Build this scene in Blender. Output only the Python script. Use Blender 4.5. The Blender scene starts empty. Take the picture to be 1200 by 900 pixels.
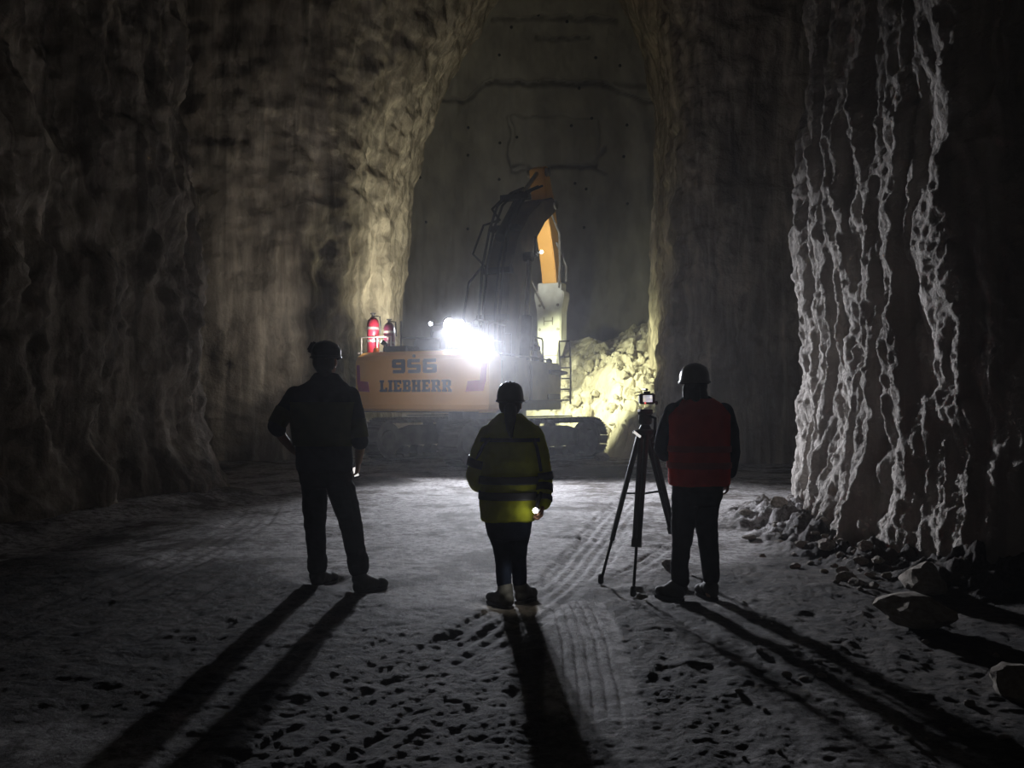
import bpy, bmesh, math, random
import numpy as np
from mathutils import Vector, Matrix, Euler

random.seed(7)
RNG = np.random.RandomState(11)
scene = bpy.context.scene
COL = scene.collection

# ------------------------------------------------------------------ camera, world, exposure
CAMZ = 1.47          # eye height of the photographer
HORIZON = 468.0      # pixel row of the horizon
FPX = 1000.0         # focal length in pixels of the 1200x900 frame
cam_data = bpy.data.cameras.new('camera')
cam_data.sensor_width = 36.0
cam_data.lens = 36.0 * FPX / 1200.0
cam_data.shift_y = (HORIZON - 450.0) / 1200.0
cam_data.clip_end = 200
cam = bpy.data.objects.new('camera', cam_data)
cam.location = (0, 0, CAMZ)
cam.rotation_euler = (math.radians(90), 0, 0)
COL.objects.link(cam)
scene.camera = cam

world = bpy.data.worlds.new('world')
scene.world = world
world.use_nodes = True
world.node_tree.nodes['Background'].inputs['Color'].default_value = (1.0, 0.93, 0.82, 1)
world.node_tree.nodes['Background'].inputs['Strength'].default_value = 0.015

vs = scene.view_settings
vs.view_transform = 'Standard'
vs.look = 'None'
vs.exposure = 0.0
vs.gamma = 1.0
vs.use_curve_mapping = False

# lamp strengths (the lamps themselves are built on the excavator and in the hands)
REAR_W = 2600.0
REAR_COL = (0.87, 0.90, 1.0)
FRONT_W = 1050.0
FRONT_COL = (0.97, 1.0, 0.60)
HEADLAMP_W = 900.0
HAZE = 0.0021


def P(px, py, Y):
    """the point at depth Y that the camera sees at (px, py)"""
    return Vector(((px - 600.0) / FPX * Y, Y, CAMZ - (py - HORIZON) / FPX * Y))


# ------------------------------------------------------------------ noise (numpy)
def _hash(ix, iy, iz, seed):
    h = (ix.astype(np.int64) * 374761393 + iy.astype(np.int64) * 668265263 + iz.astype(np.int64) * 2147483647 + seed * 974634777) & 0xFFFFFFFF
    h = ((h ^ (h >> 13)) * 1274126177) & 0xFFFFFFFF
    h = ((h ^ (h >> 16)) * 2246822519) & 0xFFFFFFFF
    h = h ^ (h >> 15)
    return (h & 0xFFFFFF) / float(0xFFFFFF)


def vnoise(x, y, z=0.0, seed=0):
    x, y, z = np.broadcast_arrays(np.asarray(x, float), np.asarray(y, float), np.asarray(z, float))
    x0, y0, z0 = np.floor(x), np.floor(y), np.floor(z)
    fx, fy, fz = x - x0, y - y0, z - z0
    fx = fx * fx * fx * (fx * (fx * 6 - 15) + 10)
    fy = fy * fy * fy * (fy * (fy * 6 - 15) + 10)
    fz = fz * fz * fz * (fz * (fz * 6 - 15) + 10)
    r = 0
    for dx in (0, 1):
        wx = fx if dx else 1 - fx
        for dy in (0, 1):
            wy = fy if dy else 1 - fy
            for dz in (0, 1):
                wz = fz if dz else 1 - fz
                r = r + wx * wy * wz * _hash(x0 + dx, y0 + dy, z0 + dz, seed)
    return r * 2 - 1


def fbm(x, y, z=0.0, oct=4, seed=0, gain=0.5):
    a, s, f = 1.0, 0, 1.0
    for o in range(oct):
        s = s + a * vnoise(x * f, y * f, z * f, seed + o * 17)
        a *= gain
        f *= 2.03
    return s


def ridged(x, y, z=0.0, oct=3, seed=0):
    a, s, f = 1.0, 0, 1.0
    for o in range(oct):
        s = s + a * (1 - 2 * np.abs(vnoise(x * f, y * f, z * f, seed + o * 31)))
        a *= 0.5
        f *= 2.1
    return s


def worley(x, y, z, seed=0):
    x0, y0, z0 = np.floor(x), np.floor(y), np.floor(z)
    d1 = np.full(x.shape, 9.0)
    d2 = np.full(x.shape, 9.0)
    for dx in (-1, 0, 1):
        for dy in (-1, 0, 1):
            for dz in (-1, 0, 1):
                cx, cy, cz = x0 + dx, y0 + dy, z0 + dz
                d = np.sqrt((cx + _hash(cx, cy, cz, seed) - x) ** 2 + (cy + _hash(cx, cy, cz, seed + 5) - y) ** 2 + (cz + _hash(cx, cy, cz, seed + 9) - z) ** 2)
                d2 = np.minimum(d2, np.maximum(d, d1))
                d1 = np.minimum(d1, d)
    return d1, d2


def sstep(a, b, x):
    t = np.clip((x - a) / (b - a), 0, 1)
    return t * t * (3 - 2 * t)


# ------------------------------------------------------------------ materials
MATS = {}


def mat(name, color, rough=0.6, metal=0.0, color2=None, nscale=6.0, bump=0.0, bscale=40.0, detail=5.0, spec=0.3, stretch=None, streak=0.0):
    """procedural principled material with noise colour variation and noise bump"""
    if name in MATS:
        return MATS[name]
    m = bpy.data.materials.new(name)
    m.use_nodes = True
    nt = m.node_tree
    b = nt.nodes['Principled BSDF']
    b.inputs['Roughness'].default_value = rough
    b.inputs['Metallic'].default_value = metal
    b.inputs['Specular IOR Level'].default_value = spec
    tc = nt.nodes.new('ShaderNodeTexCoord')
    vec = tc.outputs['Object']
    if stretch:
        mp = nt.nodes.new('ShaderNodeMapping')
        mp.inputs['Scale'].default_value = stretch
        nt.links.new(vec, mp.inputs['Vector'])
        vec = mp.outputs['Vector']
    n = nt.nodes.new('ShaderNodeTexNoise')
    n.inputs['Scale'].default_value = nscale
    n.inputs['Detail'].default_value = detail
    nt.links.new(vec, n.inputs['Vector'])
    r = nt.nodes.new('ShaderNodeValToRGB')
    r.color_ramp.elements[0].position = 0.35
    r.color_ramp.elements[1].position = 0.65
    c2 = color2 or tuple(c * 0.75 for c in color)
    r.color_ramp.elements[0].color = (*c2, 1)
    r.color_ramp.elements[1].color = (*color, 1)
    nt.links.new(n.outputs['Fac'], r.inputs['Fac'])
    out = r.outputs['Color']
    if streak > 0:      # pale mineral runs down the face
        mp2 = nt.nodes.new('ShaderNodeMapping')
        mp2.inputs['Scale'].default_value = (3.2, 3.2, 0.38)
        nt.links.new(tc.outputs['Object'], mp2.inputs['Vector'])
        n4 = nt.nodes.new('ShaderNodeTexNoise')
        n4.inputs['Scale'].default_value = 1.0
        n4.inputs['Detail'].default_value = 7
        n4.inputs['Roughness'].default_value = 0.62
        n4.inputs['Distortion'].default_value = 0.5
        nt.links.new(mp2.outputs['Vector'], n4.inputs['Vector'])
        r4 = nt.nodes.new('ShaderNodeValToRGB')
        r4.color_ramp.elements[0].position = 0.42
        r4.color_ramp.elements[1].position = 0.66
        lo_ = 1 - streak * 0.55
        hi_ = 1 + streak * 0.9
        r4.color_ramp.elements[0].color = (lo_, lo_, lo_, 1)
        r4.color_ramp.elements[1].color = (hi_, hi_, hi_, 1)
        nt.links.new(n4.outputs['Fac'], r4.inputs['Fac'])
        mm = nt.nodes.new('ShaderNodeMix')
        mm.data_type = 'RGBA'
        mm.blend_type = 'MULTIPLY'
        mm.inputs[0].default_value = 1.0
        nt.links.new(out, mm.inputs[6])
        nt.links.new(r4.outputs['Color'], mm.inputs[7])
        out = mm.outputs[2]
    nt.links.new(out, b.inputs['Base Color'])
    if bump > 0:
        n2 = nt.nodes.new('ShaderNodeTexNoise')
        n2.inputs['Scale'].default_value = bscale
        n2.inputs['Detail'].default_value = 6
        n2.inputs['Roughness'].default_value = 0.65
        nt.links.new(tc.outputs['Object'], n2.inputs['Vector'])
        bp = nt.nodes.new('ShaderNodeBump')
        bp.inputs['Strength'].default_value = 1.0
        bp.inputs['Distance'].default_value = bump
        nt.links.new(n2.outputs['Fac'], bp.inputs['Height'])
        nt.links.new(bp.outputs['Normal'], b.inputs['Normal'])
    MATS[name] = m
    return m


def glow(name, color, strength):
    if name in MATS:
        return MATS[name]
    m = bpy.data.materials.new(name)
    m.use_nodes = True
    b = m.node_tree.nodes['Principled BSDF']
    b.inputs['Base Color'].default_value = (0.8, 0.8, 0.8, 1)
    b.inputs['Emission Color'].default_value = (*color, 1)
    b.inputs['Emission Strength'].default_value = strength
    MATS[name] = m
    return m


M_ROCK = mat('chalk_rock', (0.46, 0.41, 0.34), 0.95, 0, (0.27, 0.235, 0.19), 1.3, 0.05, 9.0, 8.0, 0.1, (1, 1, 0.45), 0.55)
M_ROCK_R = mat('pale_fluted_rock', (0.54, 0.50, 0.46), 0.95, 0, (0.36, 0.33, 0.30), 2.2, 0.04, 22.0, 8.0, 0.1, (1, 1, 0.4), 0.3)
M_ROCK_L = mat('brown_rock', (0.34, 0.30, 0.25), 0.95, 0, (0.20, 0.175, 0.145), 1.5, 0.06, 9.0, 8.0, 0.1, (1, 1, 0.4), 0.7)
M_FAR = mat('grey_far_rock', (0.36, 0.34, 0.30), 0.95, 0, (0.25, 0.235, 0.21), 1.1, 0.012, 12.0, 8.0, 0.1, (1, 1, 0.6))
M_PILE = mat('broken_chalk', (0.62, 0.58, 0.50), 0.95, 0, (0.46, 0.42, 0.35), 2.5, 0.02, 12.0, 8.0, 0.1)
M_STONE = mat('loose_stone', (0.40, 0.36, 0.31), 0.95, 0, (0.25, 0.22, 0.19), 5.0, 0.012, 24.0, 8.0, 0.1)
M_ORANGE = mat('yellow_orange_paint', (0.76, 0.42, 0.115), 0.45, 0, (0.66, 0.35, 0.09), 1.6, 0, 10, 6, 0.4)
M_BOOM = mat('dark_brown_boom_paint', (0.13, 0.095, 0.07), 0.7, 0, (0.07, 0.055, 0.045), 2.0, 0, 10, 6, 0.3)  # darker and browner base than the orange stick
M_SIDE = mat('dusty_yellow_panel', (0.40, 0.33, 0.19), 0.6, 0, (0.26, 0.22, 0.14), 2.2, 0, 10, 6, 0.3)
M_GREYP = mat('dusty_grey_paint', (0.24, 0.235, 0.22), 0.6, 0, (0.15, 0.145, 0.135), 2.5, 0, 10, 6, 0.3)
M_WHITEP = mat('dusty_white_steel', (0.62, 0.63, 0.60), 0.6, 0, (0.45, 0.45, 0.42), 3.0, 0, 10, 6, 0.3)
M_DARK = mat('dark_steel', (0.055, 0.055, 0.058), 0.6, 0, (0.03, 0.03, 0.032), 4.0, 0, 10, 6, 0.3)
M_STEEL = mat('worn_steel', (0.22, 0.21, 0.20), 0.5, 0.3, (0.12, 0.11, 0.10), 5.0, 0.004, 30, 6, 0.3)
M_DUSTY = mat('dust_caked_steel', (0.13, 0.12, 0.11), 0.9, 0, (0.06, 0.056, 0.05), 4.0, 0.01, 18, 6, 0.2)
M_CHROME = mat('bright_rod', (0.6, 0.6, 0.6), 0.25, 0.8, (0.5, 0.5, 0.5))
M_RUBBER = mat('black_rubber', (0.03, 0.03, 0.03), 0.7, 0, (0.02, 0.02, 0.02), 8.0)
M_GLASS = mat('dark_cab_glass', (0.03, 0.035, 0.04), 0.1, 0, (0.02, 0.025, 0.03), 2.0, 0, 10, 3, 0.5)
M_LETTER = mat('dark_blue_lettering', (0.025, 0.032, 0.06), 0.5, 0, (0.02, 0.025, 0.05))
M_RED = mat('red_paint', (0.24, 0.014, 0.03), 0.4, 0, (0.18, 0.01, 0.024))
M_MARK = mat('crimson_marker', (0.36, 0.02, 0.08), 0.4, 0, (0.30, 0.015, 0.07))
M_AMBER = mat('amber_plastic', (0.7, 0.22, 0.05), 0.3, 0, (0.6, 0.18, 0.04))


# ------------------------------------------------------------------ mesh helpers
def link(o, parent=None):
    COL.objects.link(o)
    if parent is not None:
        o.parent = parent
    return o


def tag(o, label, cat=None, group=None, kind=None):
    o['label'] = label
    if cat:
        o['category'] = cat
    if group:
        o['group'] = group
    if kind:
        o['kind'] = kind
    return o


def empty(name, loc=(0, 0, 0), rz=0.0, parent=None):
    o = bpy.data.objects.new(name, None)
    o.empty_display_size = 0.2
    o.location = loc
    o.rotation_euler = (0, 0, rz)
    return link(o, parent)


def grid_obj(name, pts, material, parent=None, flip=False, smooth=True):
    """pts: (n, m, 3) array -> one mesh of quads"""
    n, m = pts.shape[:2]
    me = bpy.data.meshes.new(name)
    me.vertices.add(n * m)
    me.vertices.foreach_set('co', pts.astype(np.float32).ravel())
    idx = np.arange(n * m).reshape(n, m)
    a, b, c, d = idx[:-1, :-1], idx[1:, :-1], idx[1:, 1:], idx[:-1, 1:]
    q = np.stack([a, d, c, b] if flip else [a, b, c, d], -1).reshape(-1, 4)
    me.loops.add(q.size)
    me.loops.foreach_set('vertex_index', q.ravel().astype(np.int32))
    me.polygons.add(len(q))
    me.polygons.foreach_set('loop_start', (np.arange(len(q)) * 4).astype(np.int32))
    me.polygons.foreach_set('use_smooth', np.full(len(q), smooth))
    me.update()
    me.validate()
    me.materials.append(material)
    return link(bpy.data.objects.new(name, me), parent)


class MB:
    """collects shapes into one mesh"""

    def __init__(self):
        self.v, self.f = [], []

    def add(self, verts, faces):
        k = len(self.v)
        self.v += [tuple(v) for v in verts]
        self.f += [tuple(i + k for i in f) for f in faces]
        return self

    def box(self, x0, x1, y0, y1, z0, z1, M=None):
        vs_ = [Vector((x, y, z)) for z in (z0, z1) for (x, y) in ((x0, y0), (x1, y0), (x1, y1), (x0, y1))]
        if M is not None:
            vs_ = [M @ v for v in vs_]
        return self.add(vs_, [(3, 2, 1, 0), (4, 5, 6, 7), (0, 1, 5, 4), (1, 2, 6, 5), (2, 3, 7, 6), (3, 0, 4, 7)])

    def prism(self, poly, x0, x1, axis='x'):
        """polygon given in the other two axes, pulled along one axis"""
        def mk(p, t):
            if axis == 'x':
                return (t, p[0], p[1])
            if axis == 'y':
                return (p[0], t, p[1])
            return (p[0], p[1], t)
        n = len(poly)
        vs_ = [mk(p, x0) for p in poly] + [mk(p, x1) for p in poly]
        return self.add(vs_, [tuple(range(n))[::-1], tuple(range(n, 2 * n))] + [(i, (i + 1) % n, n + (i + 1) % n, n + i) for i in range(n)])

    def rings(self, rings, cap=True):
        n = len(rings[0])
        fs = []
        for k in range(len(rings) - 1):
            for i in range(n):
                j = (i + 1) % n
                fs.append((k * n + i, k * n + j, (k + 1) * n + j, (k + 1) * n + i))
        if cap:
            fs.append(tuple(range(n))[::-1])
            fs.append(tuple(range((len(rings) - 1) * n, len(rings) * n)))
        return self.add([p for r in rings for p in r], fs)

    def tube(self, pts, r, n=8):
        pts = [Vector(p) for p in pts]
        rr = r if isinstance(r, (list, tuple)) else [r] * len(pts)
        rings = []
        up = None
        for i, p in enumerate(pts):
            d = (pts[min(i + 1, len(pts) - 1)] - pts[max(i - 1, 0)]).normalized()
            if up is None:
                up = Vector((0, 0, 1)) if abs(d.z) < 0.9 else Vector((1, 0, 0))
            u = d.cross(up)
            if u.length < 1e-4:
                u = d.cross(Vector((0, 1, 0)))
            u.normalize()
            w = u.cross(d).normalized()
            up = w
            rings.append([p + (u * math.cos(2 * math.pi * k / n) + w * math.sin(2 * math.pi * k / n)) * rr[i] for k in range(n)])
        return self.rings(rings)

    def lathe(self, prof, M=None, n=20):
        """prof: list of (radius, height) about z"""
        M = M or Matrix.Identity(4)
        rings = [[M @ Vector((max(r, 1e-4) * math.cos(2 * math.pi * k / n), max(r, 1e-4) * math.sin(2 * math.pi * k / n), z)) for k in range(n)] for r, z in prof]
        return self.rings(rings)

    def ball(self, c, r, M=None, nu=14, nv=9, scale=(1, 1, 1)):
        c = Vector(c)
        M3 = M or Matrix.Identity(3)
        vs_, fs = [], []
        for j in range(1, nv):
            t = math.pi * j / nv
            for i in range(nu):
                a = 2 * math.pi * i / nu
                vs_.append(c + M3 @ Vector((r * scale[0] * math.sin(t) * math.cos(a), r * scale[1] * math.sin(t) * math.sin(a), r * scale[2] * math.cos(t))))
        top, bot = len(vs_), len(vs_) + 1
        vs_ += [c + M3 @ Vector((0, 0, r * scale[2])), c - M3 @ Vector((0, 0, r * scale[2]))]
        for i in range(nu):
            j = (i + 1) % nu
            fs.append((top, i, j))
            for k in range(nv - 2):
                fs.append((k * nu + i, (k + 1) * nu + i, (k + 1) * nu + j, k * nu + j))
            fs.append((bot, (nv - 2) * nu + j, (nv - 2) * nu + i))
        return self.add(vs_, fs)

    def limb(self, chain, n=12):
        """chain of (point, radius): balls at the joints, cones between"""
        for p, r in chain:
            self.ball(p, r, nu=n, nv=8)
        for (p, r), (q, s) in zip(chain[:-1], chain[1:]):
            if (Vector(q) - Vector(p)).length > 1e-4:
                self.tube([p, q], [r, s], n)
        return self

    def mesh(self, name, smooth=False, bevel=0.0):
        me = bpy.data.meshes.new(name)
        me.from_pydata(self.v, [], self.f)
        bm = bmesh.new()
        bm.from_mesh(me)
        bmesh.ops.recalc_face_normals(bm, faces=bm.faces)
        if bevel > 0:
            es = [e for e in bm.edges if len(e.link_faces) == 2 and e.calc_face_angle(0) > 0.6]
            if es:
                bmesh.ops.bevel(bm, geom=es, offset=bevel, segments=2, affect='EDGES', clamp_overlap=True)
        bm.to_mesh(me)
        bm.free()
        if smooth or bevel > 0:
            for p in me.polygons:
                p.use_smooth = smooth
        return me

    def build(self, name, material, parent=None, smooth=False, bevel=0.0):
        me = self.mesh(name, smooth, bevel)
        me.materials.append(material)
        return link(bpy.data.objects.new(name, me), parent)

    def solid(self, name, material, parent=None, voxel=0.009, smooth=6, fold=0.0, fscale=9.0, seed=0, decimate=None, fstretch=(1, 1, 1), inflate=0.0):
        """voxel union of the collected shapes, smoothed: one continuous skin"""
        me = bpy.data.meshes.new('tmp')
        me.from_pydata(self.v, [], self.f)
        bm = bmesh.new(); bm.from_mesh(me); bmesh.ops.recalc_face_normals(bm, faces=bm.faces); bm.to_mesh(me); bm.free()
        t = bpy.data.objects.new('tmp', me)
        COL.objects.link(t)
        r = t.modifiers.new('r', 'REMESH'); r.mode = 'VOXEL'; r.voxel_size = voxel
        if smooth:
            s = t.modifiers.new('s', 'SMOOTH'); s.factor = 0.5; s.iterations = smooth
        if decimate:
            d = t.modifiers.new('d', 'DECIMATE'); d.ratio = decimate
        dg = bpy.context.evaluated_depsgraph_get()
        out = bpy.data.meshes.new_from_object(t.evaluated_get(dg))
        bpy.data.objects.remove(t); bpy.data.meshes.remove(me)
        out.name = name
        nv = len(out.vertices)
        if fold > 0 or inflate > 0:
            co = np.empty(nv * 3, np.float32); out.vertices.foreach_get('co', co); co = co.reshape(-1, 3)
            no = np.empty(nv * 3, np.float32); out.vertices.foreach_get('normal', no); no = no.reshape(-1, 3)
            q = co * np.array(fstretch) * fscale
            h = fbm(q[:, 0], q[:, 1], q[:, 2], 3, seed) + 0.6 * ridged(q[:, 0] * .7, q[:, 1] * .7, q[:, 2] * .7, 2, seed + 3)
            co += no * (h * fold + inflate)[:, None]
            out.vertices.foreach_set('co', co.ravel())
        out.polygons.foreach_set('use_smooth', np.full(len(out.polygons), True))
        out.materials.clear(); out.materials.append(material)
        out.update()
        return link(bpy.data.objects.new(name, out), parent)


def copy_tree(o, parent=None):
    c = o.copy()
    COL.objects.link(c)
    c.parent = parent
    for ch in o.children:
        copy_tree(ch, c)
    return c


def polyline(pts, n):
    """resample a plan path evenly, lightly rounded"""
    pts = np.array(pts, float)
    for _ in range(2):      # corner cutting
        q = np.empty((2 * len(pts) - 2, pts.shape[1]))
        q[0::2] = pts[:-1] * 0.75 + pts[1:] * 0.25
        q[1::2] = pts[:-1] * 0.25 + pts[1:] * 0.75
        pts = np.vstack([pts[:1], q, pts[-1:]])
    s = np.concatenate([[0], np.cumsum(np.linalg.norm(np.diff(pts, axis=0), axis=1))])
    t = np.linspace(0, s[-1], n)
    return np.stack([np.interp(t, s, pts[:, k]) for k in range(pts.shape[1])], 1), t


# ------------------------------------------------------------------ ground height
RUTS = [  # plan polylines of wheel ruts: points, half width, depth, ribs
    ([(2.6, 15.0), (1.69, 12.0), (0.95, 9.0), (0.32, 6.3), (-0.29, 4.87), (-0.80, 3.7), (-1.2, 2.6)], 0.26, 0.035, 5),
    ([(3.0, 12.0), (2.0, 9.4), (1.35, 7.8), (0.85, 6.7)], 0.16, 0.03, 3),
    ([(-2.6, 11.2), (-1.2, 11.0), (0.4, 10.4), (1.9, 9.6), (3.0, 9.3)], 0.2, 0.035, 2),
    ([(-1.9, 9.0), (-0.8, 9.2), (0.6, 9.0), (1.6, 8.3)], 0.14, 0.03, 2),
    ([(-3.6, 12.4), (-3.0, 9.8), (-2.9, 7.6), (-3.2, 5.0), (-3.4, 3.0)], 0.28, 0.035, 4),
]
FEET = [(-1.48, 6.73), (-1.08, 6.5), (-0.09, 6.05), (0.10, 6.2), (1.16, 6.28), (1.44, 6.3), (0.695, 6.77), (0.90, 6.34), (1.42, 7.2)]


def ground_h(x, y, fine=True, masks=False):
    x = np.asarray(x, float)
    y = np.asarray(y, float)
    h = 0.05 * fbm(x * 0.35, y * 0.35, 0, 2, 3)
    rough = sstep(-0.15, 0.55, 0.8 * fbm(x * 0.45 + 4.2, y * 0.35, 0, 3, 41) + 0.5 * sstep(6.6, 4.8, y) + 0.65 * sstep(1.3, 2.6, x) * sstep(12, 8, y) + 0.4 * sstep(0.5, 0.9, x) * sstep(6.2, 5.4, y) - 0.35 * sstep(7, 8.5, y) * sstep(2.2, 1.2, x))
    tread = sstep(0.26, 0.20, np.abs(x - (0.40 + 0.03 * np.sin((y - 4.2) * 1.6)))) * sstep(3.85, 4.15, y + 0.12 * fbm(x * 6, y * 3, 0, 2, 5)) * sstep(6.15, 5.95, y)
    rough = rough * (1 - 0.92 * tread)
    if fine:
        p_, q_ = x * 0.958 - y * 0.287, x * 0.287 + y * 0.958     # across and along the way the trucks drive
        streak = fbm(p_ * 7.0 + 0.4 * fbm(x * 1.5, y * 1.5, 0, 2, 9), q_ * 1.3, 0, 3, 21)
        lumps = fbm(x * 3.4, y * 4.2, 0, 4, 66, 0.6)
        h = h + rough * (0.009 * streak + 0.0045 * lumps + 0.0025 * ridged(x * 2.2, y * 3.0, 0, 2, 68) + 0.0045 * fbm(x * 11, y * 13, 0, 3, 69, 0.7))
        h = h + (1 - 0.7 * tread) * (0.0045 * fbm(x * 4, y * 4, 0, 4, 71) + 0.002 * fbm(x * 22, y * 22, 0, 2, 77))
    for k, (pts, hw, dep, ribs) in enumerate(RUTS):
        path, _ = polyline(pts, 60)
        d = np.full(x.shape, 9.0)
        sd = np.zeros(x.shape)
        for a, b in zip(path[:-1], path[1:]):
            e = b - a
            L2 = (e ** 2).sum()
            t = np.clip(((x - a[0]) * e[0] + (y - a[1]) * e[1]) / L2, 0, 1)
            qx, qy = x - a[0] - t * e[0], y - a[1] - t * e[1]
            dd = np.sqrt(qx ** 2 + qy ** 2)
            m = dd < d
            sd = np.where(m, dd * np.sign(e[0] * qy - e[1] * qx), sd)
            d = np.where(m, dd, d)
        d = d + 0.03 * vnoise(x * 4, y * 4, 0, k)
        fade = 0.35 + 0.65 * sstep(-0.4, 0.3, fbm(x * 0.9, y * 0.9, 0, 2, 90 + k))
        h = h - 0.45 * fade * dep * sstep(hw, hw * 0.8, d) + 0.45 * fade * dep * 0.4 * np.exp(-((d - hw * 1.15) / 0.05) ** 2)
        h = h + fade * 0.0055 * sstep(hw, hw * 0.85, d) * np.cos(sd / hw * math.pi * ribs)
    # tread print: flat with lengthwise grooves
    u = x - (0.40 + 0.03 * np.sin((y - 4.2) * 1.6))
    groove = np.zeros_like(h)
    for g in (-0.13, -0.065, 0.0, 0.065, 0.13):
        groove = groove + np.exp(-((u - g - 0.004 * np.sin(y * 9)) / 0.0075) ** 2)
    h = h - tread * 0.014 * groove
    # beside the right wall a bank of debris, beside the left wall a low one
    wall_r = np.interp(y, [4.5, 6.4, 8, 10, 11], [5.4, 3.7, 3.3, 3.1, 3.4])
    h = h + 0.22 * sstep(0.9, 0.0, wall_r - x) * sstep(3.5, 5, y) * sstep(11.5, 10.5, y) * (0.75 + 0.45 * fbm(x * 4, y * 4, 0, 4, 8, 0.65) + 0.25 * ridged(x * 7, y * 7, 0, 2, 10))
    wall_l = np.interp(y, [3, 6, 9.3, 12.4, 13.3], [-6.8, -6.3, -5.6, -4.6, -4.5])
    h = h + 0.16 * sstep(0.9, 0.0, x - wall_l) * sstep(14, 13, y)
    for fx, fy in FEET:
        h = h * (1 - np.exp(-(((x - fx) ** 2 + (y - fy) ** 2) / 0.19 ** 2) ** 2))
    ex = np.exp(-((((x + 0.6) ** 2 + (y - 20.5) ** 2) / 3.3 ** 2) ** 3))
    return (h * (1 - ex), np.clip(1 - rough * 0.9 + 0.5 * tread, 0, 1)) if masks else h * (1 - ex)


# ------------------------------------------------------------------ the cavern
Yr = np.concatenate([np.linspace(-5, 2.3, 24)[:-1], FPX * CAMZ / np.linspace(FPX * CAMZ / 2.3, FPX * CAMZ / 42.0, 620)])
S = np.linspace(-1, 1, 780)
Yg, Sg = np.meshgrid(Yr, S, indexing='ij')
Xg = Sg * (1.9 + 0.72 * np.maximum(Yg, 0)) * (0.86 + 0.14 * Sg ** 2) + Sg * np.abs(Sg) ** 5 * 8
Zg, PACK = ground_h(Xg, Yg, masks=True)


def ground_material():
    m = bpy.data.materials.new('chalk_floor')
    m.use_nodes = True
    nt = m.node_tree
    b = nt.nodes['Principled BSDF']
    b.inputs['Roughness'].default_value = 0.8
    b.inputs['Specular IOR Level'].default_value = 0.25
    tc = nt.nodes.new('ShaderNodeTexCoord')

    def noise(scale, detail, rough=0.6, off=0.0):
        mp = nt.nodes.new('ShaderNodeMapping')
        mp.inputs['Location'].default_value = (off, off * 0.7, 0)
        nt.links.new(tc.outputs['Object'], mp.inputs['Vector'])
        n = nt.nodes.new('ShaderNodeTexNoise')
        n.inputs['Scale'].default_value = scale
        n.inputs['Detail'].default_value = detail
        n.inputs['Roughness'].default_value = rough
        nt.links.new(mp.outputs['Vector'], n.inputs['Vector'])
        return n

    def ramp(src, p0, c0, p1, c1):
        r = nt.nodes.new('ShaderNodeValToRGB')
        r.color_ramp.elements[0].position = p0
        r.color_ramp.elements[1].position = p1
        r.color_ramp.elements[0].color = (*c0, 1)
        r.color_ramp.elements[1].color = (*c1, 1)
        nt.links.new(src, r.inputs['Fac'])
        return r
    n1 = noise(1.1, 10, 0.72)
    r1 = ramp(n1.outputs['Fac'], 0.41, (0.10, 0.083, 0.068), 0.52, (0.46, 0.44, 0.43))
    n2 = noise(11.0, 10, 0.78, 3.1)
    r2 = ramp(n2.outputs['Fac'], 0.42, (0.22, 0.20, 0.18), 0.56, (1.0, 1.0, 1.0))
    mx = nt.nodes.new('ShaderNodeMix')
    mx.data_type = 'RGBA'
    mx.blend_type = 'MULTIPLY'
    mx.inputs[0].default_value = 0.9
    nt.links.new(r1.outputs['Color'], mx.inputs[6])
    nt.links.new(r2.outputs['Color'], mx.inputs[7])
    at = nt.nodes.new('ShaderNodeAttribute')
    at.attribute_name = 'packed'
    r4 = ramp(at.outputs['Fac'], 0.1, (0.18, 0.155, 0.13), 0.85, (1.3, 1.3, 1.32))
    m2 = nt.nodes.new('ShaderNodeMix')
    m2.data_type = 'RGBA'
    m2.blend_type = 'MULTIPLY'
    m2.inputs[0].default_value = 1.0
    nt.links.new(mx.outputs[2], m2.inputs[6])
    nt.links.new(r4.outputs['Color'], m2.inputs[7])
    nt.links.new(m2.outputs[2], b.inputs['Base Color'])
    n3 = noise(38.0, 9, 0.75)
    bp = nt.nodes.new('ShaderNodeBump')
    bp.inputs['Distance'].default_value = 0.03
    nt.links.new(n3.outputs['Fac'], bp.inputs['Height'])
    nt.links.new(bp.outputs['Normal'], b.inputs['Normal'])
    return m


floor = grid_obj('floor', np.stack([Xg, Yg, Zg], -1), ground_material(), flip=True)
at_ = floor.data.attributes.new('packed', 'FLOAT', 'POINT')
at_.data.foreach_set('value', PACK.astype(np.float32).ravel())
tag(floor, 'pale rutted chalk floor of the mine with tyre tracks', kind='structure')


def wall_sheet(name, plan, nu, zs, material, disp, label, flip=False):
    """an upright rock face over a plan path, pushed along its normal by disp(u, z, x, y)"""
    path, u = polyline(plan, nu)
    tan = np.gradient(path, axis=0)
    tan /= np.linalg.norm(tan, axis=1)[:, None]
    k = np.ones(15) / 15
    tan = np.stack([np.convolve(np.pad(tan[:, i], 7, mode='edge'), k, 'valid') for i in (0, 1)], 1)
    nor = np.stack([tan[:, 1], -tan[:, 0]], 1)
    if flip:
        nor = -nor
    U, Z = np.meshgrid(u, zs, indexing='ij')
    X = np.repeat(path[:, :1], len(zs), 1)
    Y = np.repeat(path[:, 1:], len(zs), 1)
    d, dz = disp(U, Z, X, Y)
    X = X + nor[:, :1] * d
    Y = Y + nor[:, 1:] * d
    o = grid_obj(name, np.stack([X, Y, Z + dz], -1), material, flip=flip)
    return tag(o, label, kind='structure')


def saw(x, up=0.66):
    """slow rise towards the viewer, quick fall"""
    fr = x - np.floor(x)
    t = np.minimum(fr / up, (1 - fr) / (1 - up))
    return t * t * (3 - 2 * t)


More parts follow.
